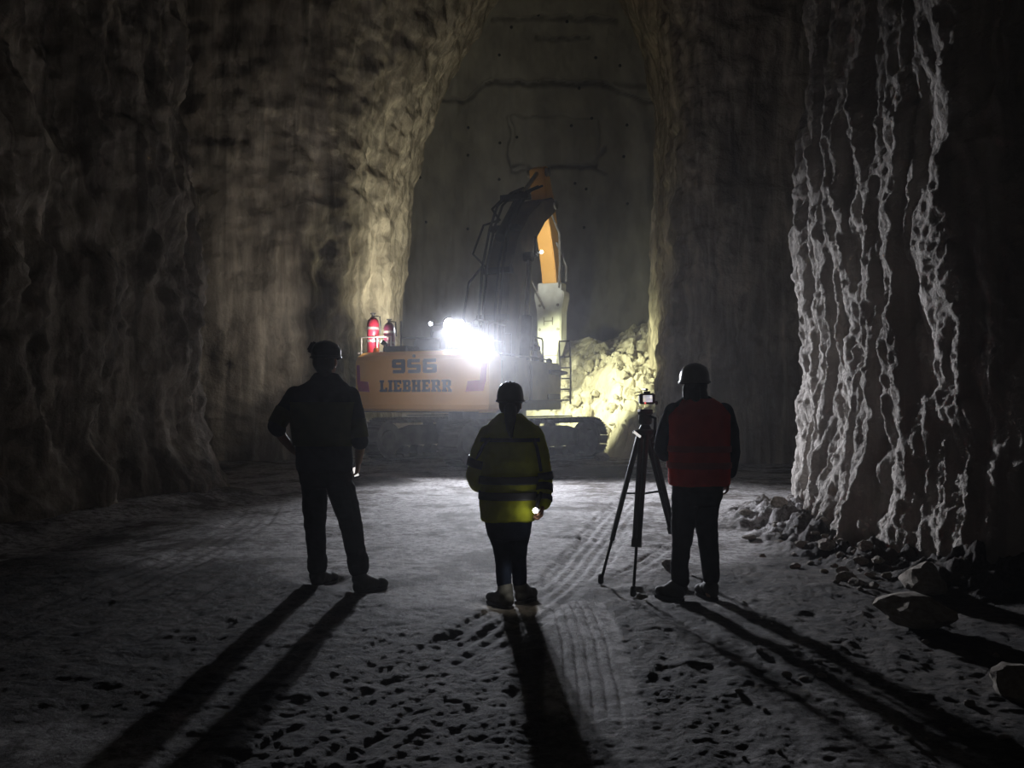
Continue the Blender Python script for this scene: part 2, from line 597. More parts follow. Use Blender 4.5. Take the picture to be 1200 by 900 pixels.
def right_disp(U, Z, X, Y):
    warp = 0.20 * fbm(U * 0.6, Z * 0.40, 0, 3, 5) + 0.05 * fbm(U * 2.5, Z * 1.8, 0, 3, 6)
    a = U + warp
    k1 = a * 1.45 + 0.35 * vnoise(U * 0.5, Z * 0.15, 0, 12)
    k2 = a * 3.7 + 0.5 * vnoise(U * 1.2, Z * 0.5, 0, 14)
    m1 = 0.65 + 0.5 * vnoise(np.floor(k1) * 7.3, Z * 0.55, 0, 13)
    m2 = np.clip(0.35 + 0.75 * vnoise(np.floor(k2) * 5.1, Z * 0.9, 0, 16), 0, 1.2)
    fibre = ridged((a + 0.03 * fbm(U * 5, Z * 4, 0, 2, 18)) * 11, Z * 1.3, 0, 2, 19)
    lump = fbm(U * 0.9, Z * 0.5, 0, 3, 25)
    fine = fbm(U * 5, Z * 3.6, 0, 4, 31)
    fine2 = fbm(U * 17, Z * 11, 0, 3, 35, 0.6)
    low = 1 - 0.4 * sstep(2.2, 0.4, Z)
    d = 0.16 * low * m1 * saw(k1) + 0.085 * m2 * saw(k2, 0.6) + 0.012 * fibre + 0.08 * lump + 0.038 * fine + 0.014 * fine2
    d = d + 0.22 * sstep(1.6, 0.0, Z) ** 1.5 * (0.8 + 0.3 * fbm(U * 1.3, Z * 0, 0, 2, 44)) - 0.03 * Z * sstep(1, 8, Z)
    d = d - 0.12
    return d, 0.03 * fine


R_PLAN = [(13, 11.6), (7, 11.4), (4.3, 11.3), (3.66, 10.9), (3.45, 10.3), (3.37, 9.2), (3.36, 8.2), (3.42, 7.2), (3.56, 6.5), (3.95, 6.25), (4.9, 6.2), (6.2, 5.6), (6.8, 4.0), (7.0, 1.5), (7.2, -5)]
zR = np.concatenate([np.linspace(-0.25, 7.2, 500), np.linspace(7.4, 18, 30)])
wall_right = wall_sheet('wall_right', R_PLAN, 1150, zR, M_ROCK_R, right_disp, 'pale fluted rock wall with drip-like vertical ridges on the right', flip=False)


def left_disp(U, Z, X, Y):
    warp = 0.45 * fbm(U * 0.4, Z * 0.5, 0, 3, 105)
    a = U + warp
    d = 0.10 * ridged(a * 0.9, Z * 0.15, 0, 2, 112) + 0.16 * fbm(U * 0.7, Z * 0.45, 0, 3, 125) + 0.09 * fbm(U * 2.6, Z * 2.0, 0, 4, 131, 0.6) + 0.05 * ridged(a * 3.2, Z * 0.8, 0, 3, 137)
    d = d + 0.35 * sstep(1.3, 0.0, Z) ** 1.5 - 0.15
    d = d + 0.10 * sstep(1.0, 3.0, Z) * sstep(6.5, 4, Z) - 0.2 * np.abs(np.sin(Z * 0.7)) * 0.3
    return d, 0.04 * fbm(U * 3, Z * 3, 0, 2, 141)


L_PLAN = [(-7.0, -5), (-6.9, 2.5), (-6.5, 6), (-5.75, 9.3), (-4.95, 12.2), (-4.70, 13.3), (-5.2, 14.1), (-8, 14.4), (-14, 14.6)]
zL = np.concatenate([np.linspace(-0.25, 8.5, 280), np.linspace(8.8, 18, 25)])
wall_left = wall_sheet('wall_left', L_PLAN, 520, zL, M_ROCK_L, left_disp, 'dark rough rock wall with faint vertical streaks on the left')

# arch between the two rear pillars: inner vault, rounded lip and front face in one sheet
ARCH_BACK = np.array([(-3.5, -0.3), (-3.45, 2), (-3.4, 4), (-3.25, 7), (-2.75, 10.0), (-1.55, 12.2), (-0.45, 14.2), (0.5, 16.4), (2.2, 16.8), (3.2, 14.6), (4.1, 12.4), (4.65, 10.4), (4.5, 7), (4.3, 4), (4.2, 2), (4.1, -0.3)])
prof, ps = polyline(ARCH_BACK, 620)
ptan = np.gradient(prof, axis=0)
ptan /= np.linalg.norm(ptan, axis=1)[:, None]
k9 = np.ones(41) / 41
ptan = np.stack([np.convolve(np.pad(ptan[:, i], 20, mode='edge'), k9, 'valid') for i in (0, 1)], 1)
pn = np.stack([-ptan[:, 1], ptan[:, 0]], 1)      # away from the opening
tt = ps / ps[-1]
rad = 3.6 * sstep(0.62, 0.45, tt) + 0.75 * sstep(0.45, 0.62, tt)
W = np.concatenate([np.linspace(0, 1, 90), 1 + np.linspace(0, 1, 60)[1:], 2 + np.linspace(0, 1, 120)[1:]])
PX = np.zeros((len(prof), len(W)))
PY = np.zeros_like(PX)
PZ = np.zeros_like(PX)
for j, w in enumerate(W):
    base_w = min(w, 1.0)
    sx = np.where(prof[:, 0] < 0.6, -0.35, -0.5) * base_w * sstep(0.0, 2.0, np.abs(prof[:, 0] - 0.6))
    bx = prof[:, 0] + sx
    bz = prof[:, 1] * (1 - 0.06 * base_w)
    if w <= 1:
        off = np.zeros(len(prof))
        y = 27.0 + (20.0 + rad - 27.0) * w
    elif w <= 2:
        th = (w - 1) * math.pi / 2
        off = rad * (1 - math.cos(th))
        y = 20.0 + rad * (1 - math.sin(th))
    else:
        off = rad + (w - 2) * 9.0
        y = np.full(len(prof), 20.0) - 0.25 * (w - 2)
    PX[:, j] = bx + pn[:, 0] * off
    PY[:, j] = y
    PZ[:, j] = bz + pn[:, 1] * off
# surface normal from the grid itself
def grid_normals(X, Y, Z):
    p = np.stack([X, Y, Z], -1)
    du = np.gradient(p, axis=0)
    dv = np.gradient(p, axis=1)
    n = np.cross(du, dv)
    return n / (np.linalg.norm(n, axis=-1)[..., None] + 1e-9)


AN = grid_normals(PX, PY, PZ)
wave = 0.5 * fbm(PX * 0.5, PY * 0.5, PZ * 0.25, 3, 201)
d = 0.12 * fbm(PX * 0.8, PY * 0.8, PZ * 0.5, 4, 205) + 0.045 * ridged((PX + PY) * 1.6 + wave, PZ * 0.2, PY * 0.3, 3, 211) + 0.07 * fbm(PX * 2.2, PY * 2.2, PZ * 2.6, 4, 215) + 0.04 * vnoise(PX * 0.3, PY * 0.3, PZ * 2.2, 217)
lip = np.exp(-((W[None, :] - 1.25) / 0.75) ** 2)
d = d * (0.7 + 0.8 * lip) + 0.05 * sstep(0.2, 0.6, vnoise(PX * 0.1, PY * 0.1, PZ * 1.3, 219)) * (1 - lip)
sgn = 1.0 if AN[300, 10, 2] < 0 else -1.0
PX, PY, PZ = PX + AN[..., 0] * d * sgn, PY + AN[..., 1] * d * sgn, PZ + AN[..., 2] * d * sgn
wall_arch = grid_obj('wall_arch', np.stack([PX, PY, PZ], -1), M_ROCK)
tag(wall_arch, 'tall rounded rock archway between the two rear pillars', kind='structure')

# end chamber behind the arch: curved end wall that leans over into the roof
a = np.linspace(-1, 1, 420)
v = np.linspace(0, 1, 420)
A, V = np.meshgrid(a, v, indexing='ij')
CX = 0.8 + 7.6 * np.sin(A * math.pi / 2)
CYb = 27.2 + 9.6 * np.cos(A * math.pi / 2) ** 0.75
lean = sstep(0.50, 1.0, V)
CZ = np.where(V < 0.5, V * 2 * 10.0, 10.0 + 9.0 * np.sin(np.clip((V - 0.5) * 2, 0, 1) * math.pi / 2)) - 0.3
CY = 26.6 + (CYb - 26.6) * (1 - 0.92 * np.clip((V - 0.5) * 2, 0, 1) ** 1.6)
CX = 0.8 + (CX - 0.8) * (1 - 0.25 * lean)


def crack_dist(pts, x, z):
    d = np.full(x.shape, 9.0)
    for p, q in zip(pts[:-1], pts[1:]):
        e0, e1 = q[0] - p[0], q[1] - p[1]
        t = np.clip(((x - p[0]) * e0 + (z - p[1]) * e1) / (e0 * e0 + e1 * e1), 0, 1)
        d = np.minimum(d, np.hypot(x - p[0] - t * e0, z - p[1] - t * e1))
    return d


# ledge cracks cut into the chamber face, surveyed as bearings from the gallery and turned into points on the rock
QX = CX / CY * FPX + 600
QY = HORIZON - (CZ - CAMZ) / CY * FPX
cr = np.full(QX.shape, 99.0)
jx = 3 * fbm(CX * 1.5, CZ * 1.5, 0, 3, 301)
jz = 3 * fbm(CX * 1.5, CZ * 1.5, 0, 3, 305)
for pts in ([(580, 24), (600, 22), (700, 22), (722, 26)], [(505, 116), (545, 120), (566, 98), (640, 94), (705, 97), (735, 108), (775, 120)],
            [(596, 140), (600, 204), (640, 196), (693, 196), (710, 205)], [(697, 194), (708, 170)], [(628, 45), (690, 43)]):
    cr = np.minimum(cr, crack_dist(pts, QX + jx, QY + jz))
CN = grid_normals(CX, CY, CZ)
cs = 1.0 if CN[210, 100, 1] < 0 else -1.0
d = 0.12 * fbm(CX * 0.6, CY * 0.6, CZ * 0.4, 4, 311) + 0.03 * fbm(CX * 3, CY * 3, CZ * 1.2, 3, 315) + 0.03 * ridged(CX * 1.6, CY * 1.6, CZ * 0.15, 2, 318)
d = d - 0.36 * np.exp(-(cr / 1.9) ** 2)
d = d + 0.25 * sstep(96, 102, QY + jz * 0.7) * sstep(560, 575, QX) - 0.42 * sstep(597, 602, QX + jx) * sstep(705, 698, QX + jx) * sstep(135, 142, QY + jz) * sstep(200, 195, QY + jz)
CX, CY, CZ = CX + CN[..., 0] * d * cs, CY + CN[..., 1] * d * cs, CZ + CN[..., 2] * d * cs
wall_end = grid_obj('wall_end', np.stack([CX, CY, CZ], -1), M_FAR)
tag(wall_end, 'dim grey end wall of the chamber with dark ledges under its roof', kind='structure')
# rock bolts in the chamber face
bolt_me = MB().lathe([(0.0, 0.05), (0.03, 0.05), (0.065, 0.02), (0.065, 0.0)], n=8).mesh('rock_bolt')
bolt_me.materials.append(M_DARK)
for bz in range(6):
    for bxk in range(7):
        i = int(210 + (bxk - 3) * 26 + random.uniform(-12, 12))
        j = int(200 + bz * 30 + random.uniform(-12, 12))
        o = link(bpy.data.objects.new('rock_bolt', bolt_me), wall_end)
        nrm = Vector(CN[i, j] * cs)
        o.location = (CX[i, j], CY[i, j], CZ[i, j])
        o.rotation_euler = nrm.to_track_quat('Z', 'Y').to_euler()

# roof above the front gallery
rx, ry = np.meshgrid(np.linspace(-16, 16, 70), np.linspace(-5, 27, 90), indexing='ij')
rz = 17.2 + 0.25 * fbm(rx * 0.4, ry * 0.4, 0, 4, 401)
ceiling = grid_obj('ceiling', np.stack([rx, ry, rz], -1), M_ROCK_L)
tag(ceiling, 'dark rock roof high above the gallery', kind='structure')


# ------------------------------------------------------------------ rubble heap
def pile_h(x, y):
    edge = np.interp(x, [-5, -3.6, -2.5, 0, 1.8, 2.5, 3.0, 3.6, 5], [25.5, 25.3, 25.0, 24.4, 23.3, 22.3, 21.0, 20.5, 20.3])
    dd = y - edge
    top = np.interp(x, [-5, -3, -1.2, 0.2, 1.4, 2.6, 3.4, 3.9, 4.6], [1.1, 1.1, 2.1, 3.5, 4.3, 4.2, 3.8, 4.1, 4.7])
    s = np.clip(dd * 0.72, -0.6, None)
    h = top * (1 - np.exp(-np.clip(s, 0, None) / top * 1.25)) + np.minimum(s, 0) * 0.5
    return h


px_, py_ = np.meshgrid(np.linspace(-4.6, 5.2, 330), np.linspace(20.0, 33.0, 360), indexing='ij')
ph = pile_h(px_, py_)


def blocks(x, y, f_, seed):
    """broken blocks: each cell its own height and tilt, cracks between"""
    gx, gy = x * f_, y * f_
    x0, y0 = np.floor(gx), np.floor(gy)
    best = np.full(gx.shape, 9.0); second = np.full(gx.shape, 9.0); hh = np.zeros(gx.shape)
    for dx in (-1, 0, 1):
        for dy in (-1, 0, 1):
            cx, cy = x0 + dx, y0 + dy
            qx, qy = cx + _hash(cx, cy, cx * 0, seed), cy + _hash(cx, cy, cx * 0, seed + 1)
            dd = np.hypot(gx - qx, gy - qy)
            h_ = _hash(cx, cy, cx * 0, seed + 2) - 0.5 + (gx - qx) * 1.3 * (_hash(cx, cy, cx * 0, seed + 3) - 0.5) + (gy - qy) * 1.3 * (_hash(cx, cy, cx * 0, seed + 4) - 0.5)
            m_ = dd < best
            second = np.where(m_, best, np.minimum(second, dd))
            hh = np.where(m_, h_, hh)
            best = np.where(m_, dd, best)
    return (hh - 0.5 * sstep(0.16, 0.0, second - best)) / f_


amp = sstep(-0.1, 0.5, ph)
wx_ = px_ + 0.25 * fbm(px_ * 1.2, py_ * 1.2, 0, 3, 521)
wy_ = py_ + 0.25 * fbm(px_ * 1.2, py_ * 1.2, 0, 3, 523)
mixb = sstep(-0.35, 0.35, fbm(px_ * 0.5, py_ * 0.5, 0, 2, 527))
pz = ph + amp * (0.42 * blocks(wx_, wy_, 1.15, 501) * (0.4 + 0.6 * mixb) + 0.45 * blocks(wx_, wy_, 2.7, 531) + 0.12 * fbm(px_ * 0.9, py_ * 0.9, 0, 4, 511) + 0.035 * fbm(px_ * 6, py_ * 6, 0, 3, 515)) - 0.05
heap = grid_obj('rubble_heap', np.stack([px_, py_, pz], -1), M_PILE, flip=False, smooth=False)
tag(heap, 'tall heap of pale broken chalk under the breaker', 'rubble heap')


def rock_mesh(name, seed, sub=2, flat=0.75):
    bm = bmesh.new()
    bmesh.ops.create_icosphere(bm, subdivisions=sub, radius=1.0)
    co = np.array([v.co[:] for v in bm.verts])
    rs = np.random.RandomState(seed)
    r = np.ones(len(co))
    for _ in range(11):         # cut facets
        n = rs.normal(size=3)
        n /= np.linalg.norm(n)
        c = rs.uniform(0.55, 0.85)
        dd = co @ n
        over = np.maximum(dd * r - c, 0)
        r = np.where(over > 0, np.minimum(r, c / np.maximum(dd, 1e-3)), r)
    r = r + 0.10 * fbm(co[:, 0] * 1.6 + seed, co[:, 1] * 1.6, co[:, 2] * 1.6, 3, seed)
    co = co * r[:, None] * np.array([1.0, rs.uniform(0.7, 1.0), flat * rs.uniform(0.8, 1.1)])
    for v, c in zip(bm.verts, co):
        v.co = c
    me = bpy.data.meshes.new(name)
    bm.to_mesh(me)
    bm.free()
    for p in me.polygons:
        p.use_smooth = False
    return me


PILE_ROCKS = []
for s in range(7):
    me = rock_mesh('chalk_block', 600 + s)
    me.materials.append(M_PILE)
    PILE_ROCKS.append(me)
n_rock = 0
while n_rock < 95:
    x = random.uniform(0.2, 4.0)
    y = random.uniform(20.8, 27.0)
    h = float(pile_h(np.array(x), np.array(y)))
    if h < 0.05 or y > 26.5 or (x < 2.4 and y < 23.6):
        continue
    r = random.choice([0.08, 0.1, 0.12, 0.14, 0.18, 0.24]) * random.uniform(0.8, 1.25)
    o = link(bpy.data.objects.new('chalk_block', random.choice(PILE_ROCKS)), heap)
    o.location = (x, y, h + r * 0.15 + 0.1)
    o.scale = (r, r * random.uniform(.7, 1), r * random.uniform(.7, 1))
    o.rotation_euler = (random.uniform(0, 6), random.uniform(0, 6), random.uniform(0, 6))
    n_rock += 1

# ------------------------------------------------------------------ loose stones and boulders in the gallery
STONES = []
for s in range(8):
    me = rock_mesh('stone', 700 + s, 3, 0.7)
    me.materials.append(M_STONE)
    STONES.append(me)


PLACED = []


def stone(px, py, r, name, label, group=None, k=0, squash=0.75, rot=0.0, seat=0.55):
    Y = FPX * CAMZ / (py - HORIZON)
    p = P(px, py, Y)
    z = float(ground_h(np.array([[p.x]]), np.array([[p.y]]))[0, 0])
    for (ax, ay, ar) in PLACED:
        if math.hypot(ax - p.x, ay - p.y) < (ar + r) * 1.02 and not seat > .5:
            return None
    PLACED.append((p.x, p.y, r))
    o = link(bpy.data.objects.new(name, STONES[k % 8]))
    o.scale = (r, r * 0.85, r * squash)
    o.location = (p.x, p.y, z + r * squash * seat)
    o.rotation_euler = (0, 0, rot)
    return tag(o, label, 'rock', group)


stone(1072, 742, 0.30, 'boulder', 'large rounded boulder lying in front of the right wall foot', None, 1, 0.62, 0.4)
stone(1086, 705, 0.29, 'boulder', 'dark boulder leaning on the right wall behind the largest boulder', None, 2, 0.66, 1.2)
stone(1196, 822, 0.17, 'boulder', 'boulder cut by the right edge of the picture', None, 3, 0.8, 2.2)
stone(785, 668, 0.085, 'stone', 'rounded stone on the floor just left of the red vest wearer', None, 4, 0.75, 0.3)
stone(753, 704, 0.055, 'stone', 'small stone beside the nearest tripod foot', None, 5, 0.8, 0.9)
stone(968, 655, 0.13, 'stone', 'largest stone in the debris below the lit right wall', None, 6, 0.8, 0.9)
stone(912, 622, 0.13, 'stone', 'stone at the far corner of the right wall foot', None, 7, 0.85, 0.2)
stone(706, 540, 0.22, 'stone', 'dark stone at the rear end of the excavator track', None, 0, 0.7, 0.5)
for i in range(130):
    t = random.random()
    py = 612 + 95 * t
    edge = 905 + (1075 - 905) * t
    px = edge - abs(random.gauss(0, 34)) + 14
    stone(px, py, random.choice((0.03, 0.04, 0.05, 0.065, 0.09)) * random.uniform(.8, 1.15), 'stone', 'small stone in the debris strip along the right wall foot', 'debris along the right wall', i, random.uniform(0.6, 0.9), random.uniform(0, 6), 0.4)
for i in range(34):
    px = random.uniform(860, 1190)
    py = random.uniform(690, 890)
    if abs(px - 1075) < 60 and py < 760:
        continue
    stone(px, py, random.uniform(0.012, 0.035), 'stone', 'pebble on the dark floor at the lower right', 'pebbles at the lower right', i, random.uniform(0.6, 0.9), random.uniform(0, 6), 0.4)

# ------------------------------------------------------------------ excavator
EX = Vector((-0.60, 20.85, 0.0))
UP_YAW = math.radians(-23.0)
TR_YAW = math.radians(-45.0) - UP_YAW
ex = empty('excavator', EX, UP_YAW)
tag(ex, 'large yellow tracked excavator with a hydraulic breaker raised before the rubble', 'excavator')
HW = 1.58


def rear_y(x):
    return -3.6 + 0.24 * np.abs(np.asarray(x) / HW) ** 3


# counterweight
xs = np.linspace(-HW, HW, 41)


def cw_ring(inset, z):
    xx = xs * (1 - inset / HW)
    r = [(float(x), float(rear_y(x / (1 - inset / HW)) + inset), z) for x in xx]
    return r + [(HW - inset, -2.75, z), (-HW + inset, -2.75, z)]


cw = MB().rings([cw_ring(0.14, 1.20), cw_ring(0.03, 1.27), cw_ring(0.0, 1.36), cw_ring(0.0, 2.28), cw_ring(0.03, 2.38), cw_ring(0.12, 2.47)]).build('counterweight', M_ORANGE, ex, smooth=False)


def on_rear(name, polys, material, proud=0.008, parent=cw):
    """flat lettering wrapped on the rear face: polys are convex (x, z) outlines"""
    mb = MB()
    for poly in polys:
        x0, x1 = min(p[0] for p in poly), max(p[0] for p in poly)
        f = [(x, float(rear_y(x)) - proud, z) for x, z in poly]
        b = [(x, float(rear_y(x)) + 0.004, z) for x, z in poly]
        n = len(poly)
        mb.add(f + b, [tuple(range(n)), tuple(range(n, 2 * n))[::-1]] + [(i, n + i, n + (i + 1) % n, (i + 1) % n) for i in range(n)])
    return mb.build(name, material, parent)


def R(x0, z0, x1, z1):
    return [(x0, z0), (x1, z0), (x1, z1), (x0, z1)]


STEM = [R(.10, 0, .44, 1), R(0, 0, .54, .17), R(0, .83, .54, 1)]
GL = {
    'L': (STEM + [R(.4, 0, .92, .22), R(.70, .2, .92, .36)], .96),
    'I': (STEM, .54),
    'E': (STEM + [R(.4, 0, .92, .20), R(.4, .80, .90, 1), R(.4, .41, .72, .60), R(.72, .18, .92, .32), R(.72, .68, .90, .82)], .95),
    'B': (STEM + [R(.4, 0, .84, .19), R(.4, .81, .80, 1), R(.4, .42, .80, .60), R(.64, .07, .94, .47), R(.62, .55, .90, .93)], .97),
    'H': ([R(.08, 0, .40, 1), R(.60, 0, .92, 1), R(.3, .40, .7, .60), R(0, 0, .47, .17), R(0, .83, .47, 1), R(.53, 0, 1, .17), R(.53, .83, 1, 1)], 1.02),
    'R': (STEM + [R(.4, .81, .80, 1), R(.4, .38, .80, .56), R(.62, .48, .92, .94), [(.50, .40), (.80, .40), (.96, .16), (.68, .16)], R(.66, 0, 1.02, .17)], 1.04),
}


def word(txt, cx, z0, h, w):
    tot = sum(GL[c][1] for c in txt) + 0.08 * (len(txt) - 1)
    s = w / tot
    x = cx - w / 2
    out = []
    for c in txt:
        for p in GL[c][0]:
            out.append([(x + a * s, z0 + b * h) for a, b in p])
        x += (GL[c][1] + 0.08) * s
    return out


o = on_rear('maker_lettering', word('LIEBHERR', 0.0, 1.625, 0.245, 1.70), M_LETTER)
o['label'] = 'dark blue slab lettering LIEBHERR'


def digit(c, x, z, w, h):
    t = 0.24 * h
    k = 0.07 * h
    seg = {'a': R(k, h - t, w - k, h), 'g': R(k, (h - t) / 2, w - k, (h + t) / 2), 'd': R(k, 0, w - k, t),
           'f': R(0, h / 2 - t * .3, t * 1.35, h - k), 'b': R(w - t * 1.35, h / 2 - t * .3, w, h - k), 'e': R(0, k, t * 1.35, h / 2 + t * .3), 'c': R(w - t * 1.35, k, w, h / 2 + t * .3)}
    on = {'9': 'abcdfg', '5': 'acdfg', '6': 'acdefg'}[c]
    return [[(x + a_, z + b_) for a_, b_ in seg[s]] for s in on]


num = []
for i, c in enumerate('956'):
    num += digit(c, -0.53 + i * 0.365, 2.01, 0.315, 0.29)
o = on_rear('number_lettering', num, M_LETTER)
o['label'] = 'dark blue square numerals 956'
for s in (-1, 1):
    polys = [[(s * 1.54, 2.20), (s * 1.44, 2.20), (s * 1.41, 1.84), (s * 1.52, 1.84)],
             [(s * 1.52, 1.84), (s * 1.41, 1.84), (s * 1.35, 1.64), (s * 1.47, 1.64)],
             [(s * 1.41, 1.86), (s * 1.17, 1.84), (s * 1.13, 1.62), (s * 1.40, 1.64)]]
    o = on_rear('marker_plate', polys, M_MARK)
    o['label'] = 'crimson hooked reflective marker on the counterweight'
MB().lathe([(0, 0), (0.035, 0), (0.035, .02), (0, .02)], Matrix.Translation((0.0, -3.605, 2.36)) @ Matrix.Rotation(math.radians(90), 4, 'X'), 10).build('lifting_eye', M_DARK, cw)
MB().box(-1.45, 1.45, -3.62, -3.57, 1.20, 1.225).build('lower_lip', M_DARK, cw)

# upper carriage body and hood
body = MB()
body.box(-1.5, 1.5, -2.74, 1.15, 1.22, 1.40)
body.build('upper_frame', M_DARK, ex, bevel=0.02)
sd = MB().box(0.72, 1.52, -2.72, -1.05, 1.40, 2.40).build('rear_side_housing', M_SIDE, ex, bevel=0.05)
MB().box(1.515, 1.535, -2.6, -1.92, 1.46, 2.3).build('access_door', M_SIDE, sd, bevel=0.01)
MB().box(1.515, 1.535, -1.86, -1.15, 1.46, 2.3).build('access_door', M_SIDE, sd, bevel=0.01)
fd = MB().box(0.72, 1.52, -1.0, 1.10, 1.40, 2.36).build('front_side_housing', M_SIDE, ex, bevel=0.05)
MB().box(1.515, 1.535, -0.9, 0.05, 1.46, 2.26).build('access_door', M_SIDE, fd, bevel=0.01)
MB().box(1.515, 1.54, 0.12, 1.0, 1.46, 1.60).build('step_plate', M_DARK, fd, bevel=0.01)
MB().box(1.515, 1.56, -1.3, 1.05, 1.40, 1.45).build('edge_rail', M_DARK, fd)
MB().tube([(1.54, 0.2, 2.12), (1.58, 0.8, 2.12), (1.60, 1.25, 2.13)], [.05, .07, .04], 8).build('side_mirror_arm', M_DARK, fd)
hd = MB().prism([(-2.74, 1.4), (-0.5, 1.4), (-0.5, 2.42), (-0.9, 2.55), (-2.6, 2.55), (-2.74, 2.42)], -1.5, 0.70).build('engine_hood', M_GREYP, ex, bevel=0.03)
for k in range(7):
    MB().box(-1.3 + k * 0.27, -1.13 + k * 0.27, -2.3, -1.2, 2.545, 2.575).build('hood_vent', M_DARK, hd)
MB().box(-0.95, -0.35, -3.3, -2.7, 2.44, 2.60).build('hood_step', M_DARK, ex, bevel=0.03)
MB().box(-1.02, 0.62, -3.15, -2.75, 2.44, 2.53).build('rear_walkway', M_DARK, ex, bevel=0.02)
# air cleaner with cap and exhaust
ac = MB().lathe([(0, 0), (0.28, 0), (0.30, .05), (0.30, .26), (0.24, .34), (0, .36)], Matrix.Translation((-0.72, -1.75, 2.52)), 20).build('air_cleaner', M_DARK, ex, smooth=True)
MB().tube([(-0.3, -1.5, 2.5), (-0.3, -1.5, 2.86), (-0.3, -1.62, 2.96)], .06, 10).build('exhaust_pipe', M_DARK, ex)
MB().tube([(-1.05, -2.35, 2.5), (-1.05, -2.35, 3.22)], .02, 6).build('antenna_pole', M_DARK, ex)
hr = MB()
hr.tube([(-1.04, -2.35, 2.84), (-0.6, -2.2, 2.84), (-0.3, -1.9, 2.84), (-0.3, -1.9, 2.5)], .018, 6)
hr.build('hood_handrail', M_DARK, ex)

# red cylinders strapped at the rear left corner
for i, (x, y, h, r) in enumerate(((-1.40, -2.95, 0.92, 0.135), (-1.02, -2.90, 0.78, 0.125))):
    Mx = Matrix.Translation((x, y, 2.44))
    m_ = M_RED if i == 0 else mat('dark_red_paint', (0.075, 0.012, 0.03), 0.4, 0, (0.055, 0.01, 0.024))
    c_ = MB().lathe([(0, 0), (r, 0), (r, h * .72), (r * .86, h * .82), (r * .4, h * .9), (0, h * .9)], Mx, 16).build('gas_cylinder', m_, ex, smooth=True)
    c_['label'] = ('bright red' if i == 0 else 'dark red') + ' upright cylinder strapped at the rear corner'
    MB().lathe([(0, h * .88), (r * .25, h * .88), (r * .25, h * .97), (r * .45, h * .97), (r * .45, h), (0, h)], Mx, 10).build('valve', M_DARK, c_)
    MB().lathe([(r * 1.0, h * .3), (r * 1.06, h * .3), (r * 1.06, h * .36), (r, h * .36)], Mx, 16).build('strap', M_STEEL, c_)
    MB().lathe([(r * 1.0, h * .6), (r * 1.06, h * .6), (r * 1.06, h * .66), (r, h * .66)], Mx, 16).build('strap', M_STEEL, c_)
    MB().tube([(x + r * .2, y, 2.44 + h * .93), (x + r * 1.5, y - .05, 2.44 + h * .9), (x + r * 1.7, y - .05, 2.44 + h * .5)], .016, 6).build('hose', M_RUBBER, c_)
cr_ = MB()
for x in (-1.60, -1.2, -0.86):
    cr_.tube([(x, -3.1, 2.44), (x, -3.1, 2.82)], .016, 6)
cr_.tube([(-1.60, -3.1, 2.82), (-0.86, -3.1, 2.82)], .016, 6)
cr_.tube([(-1.66, -2.6, 2.46), (-1.72, -2.9, 2.52), (-1.60, -3.25, 2.46)], .02, 6)
cr_.build('cylinder_rack', M_STEEL, ex)
MB().lathe([(0, 0), (0.06, 0), (0.06, 0.06), (0.045, 0.12), (0, 0.13)], Matrix.Translation((-1.12, -3.28, 2.45)), 12).build('beacon', M_AMBER, ex, smooth=True)


def work_lamp(loc, r, aim, watts, colour, size, blend, strength, name='work_lamp', parent=ex, post=0.0, soft=0.05):
    """round work lamp: housing, glowing lens, bracket, and its own light. aim: local direction"""
    aim = Vector(aim).normalized()
    q = aim.to_track_quat('Z', 'Y').to_matrix().to_4x4()
    Mx = Matrix.Translation(loc) @ q
    h = MB().lathe([(0, -.12), (r * .6, -.12), (r, -.05), (r * 1.05, 0), (r * 1.05, .015), (r * .95, .015), (r * .95, 0.0), (0, 0.0)], Mx, 18).build(name, M_DARK, parent, smooth=False)
    MB().lathe([(0, .002), (r * .92, .002), (r * .85, .02), (r * .6, .045), (0, .06)], Mx, 18).build('lens', glow('lens_%g_%g' % (strength, colour[2]), colour, strength), h, smooth=True)
    if post:
        MB().tube([Vector(loc) - aim * .06, Vector(loc) - aim * .06 - Vector((0, 0, post))], .022, 6).build('bracket', M_DARK, h)
    L = bpy.data.lights.new('lamp_light', 'SPOT')
    L.energy = watts
    L.color = colour
    L.spot_size = math.radians(size)
    L.spot_blend = blend
    L.shadow_soft_size = soft
    lo = link(bpy.data.objects.new('lamp_light', L), h)
    lo.location = Vector(loc) + aim * .09
    lo.rotation_euler = aim.to_track_quat('-Z', 'Y').to_euler()
    return h


def local_dir(src, target_world):
    """direction in excavator space from a local point to a world point"""
    w = EX + Matrix.Rotation(UP_YAW, 3, 'Z') @ Vector(src)
    return Matrix.Rotation(-UP_YAW, 3, 'Z') @ (Vector(target_world) - w)


A1 = (0.53, -3.10, 3.07)
A2 = (0.95, -3.14, 2.68)
work_lamp(A1, .105, local_dir(A1, (0.8, 12.4, 0.0)), REAR_W * 1.2, REAR_COL, 80, 1.0, 60, post=.62, soft=.10)
work_lamp(A2, .10, local_dir(A2, (3.0, 10.0, 0.2)), REAR_W * 1.15, REAR_COL, 64, 1.0, 60, post=.26, soft=.10)
A3 = (-0.62, -1.75, 3.20)
work_lamp(A3, .05, local_dir(A3, (-4.8, 12.4, 0.2)), 150, REAR_COL, 70, 1.0, 25, post=.36)
A4 = (-0.93, -3.30, 2.68)
work_lamp(A4, .05, local_dir(A4, (-5.2, 20.2, 4.4)), 135, (1.0, .92, .82), 165, 1.0, 25, post=.2)

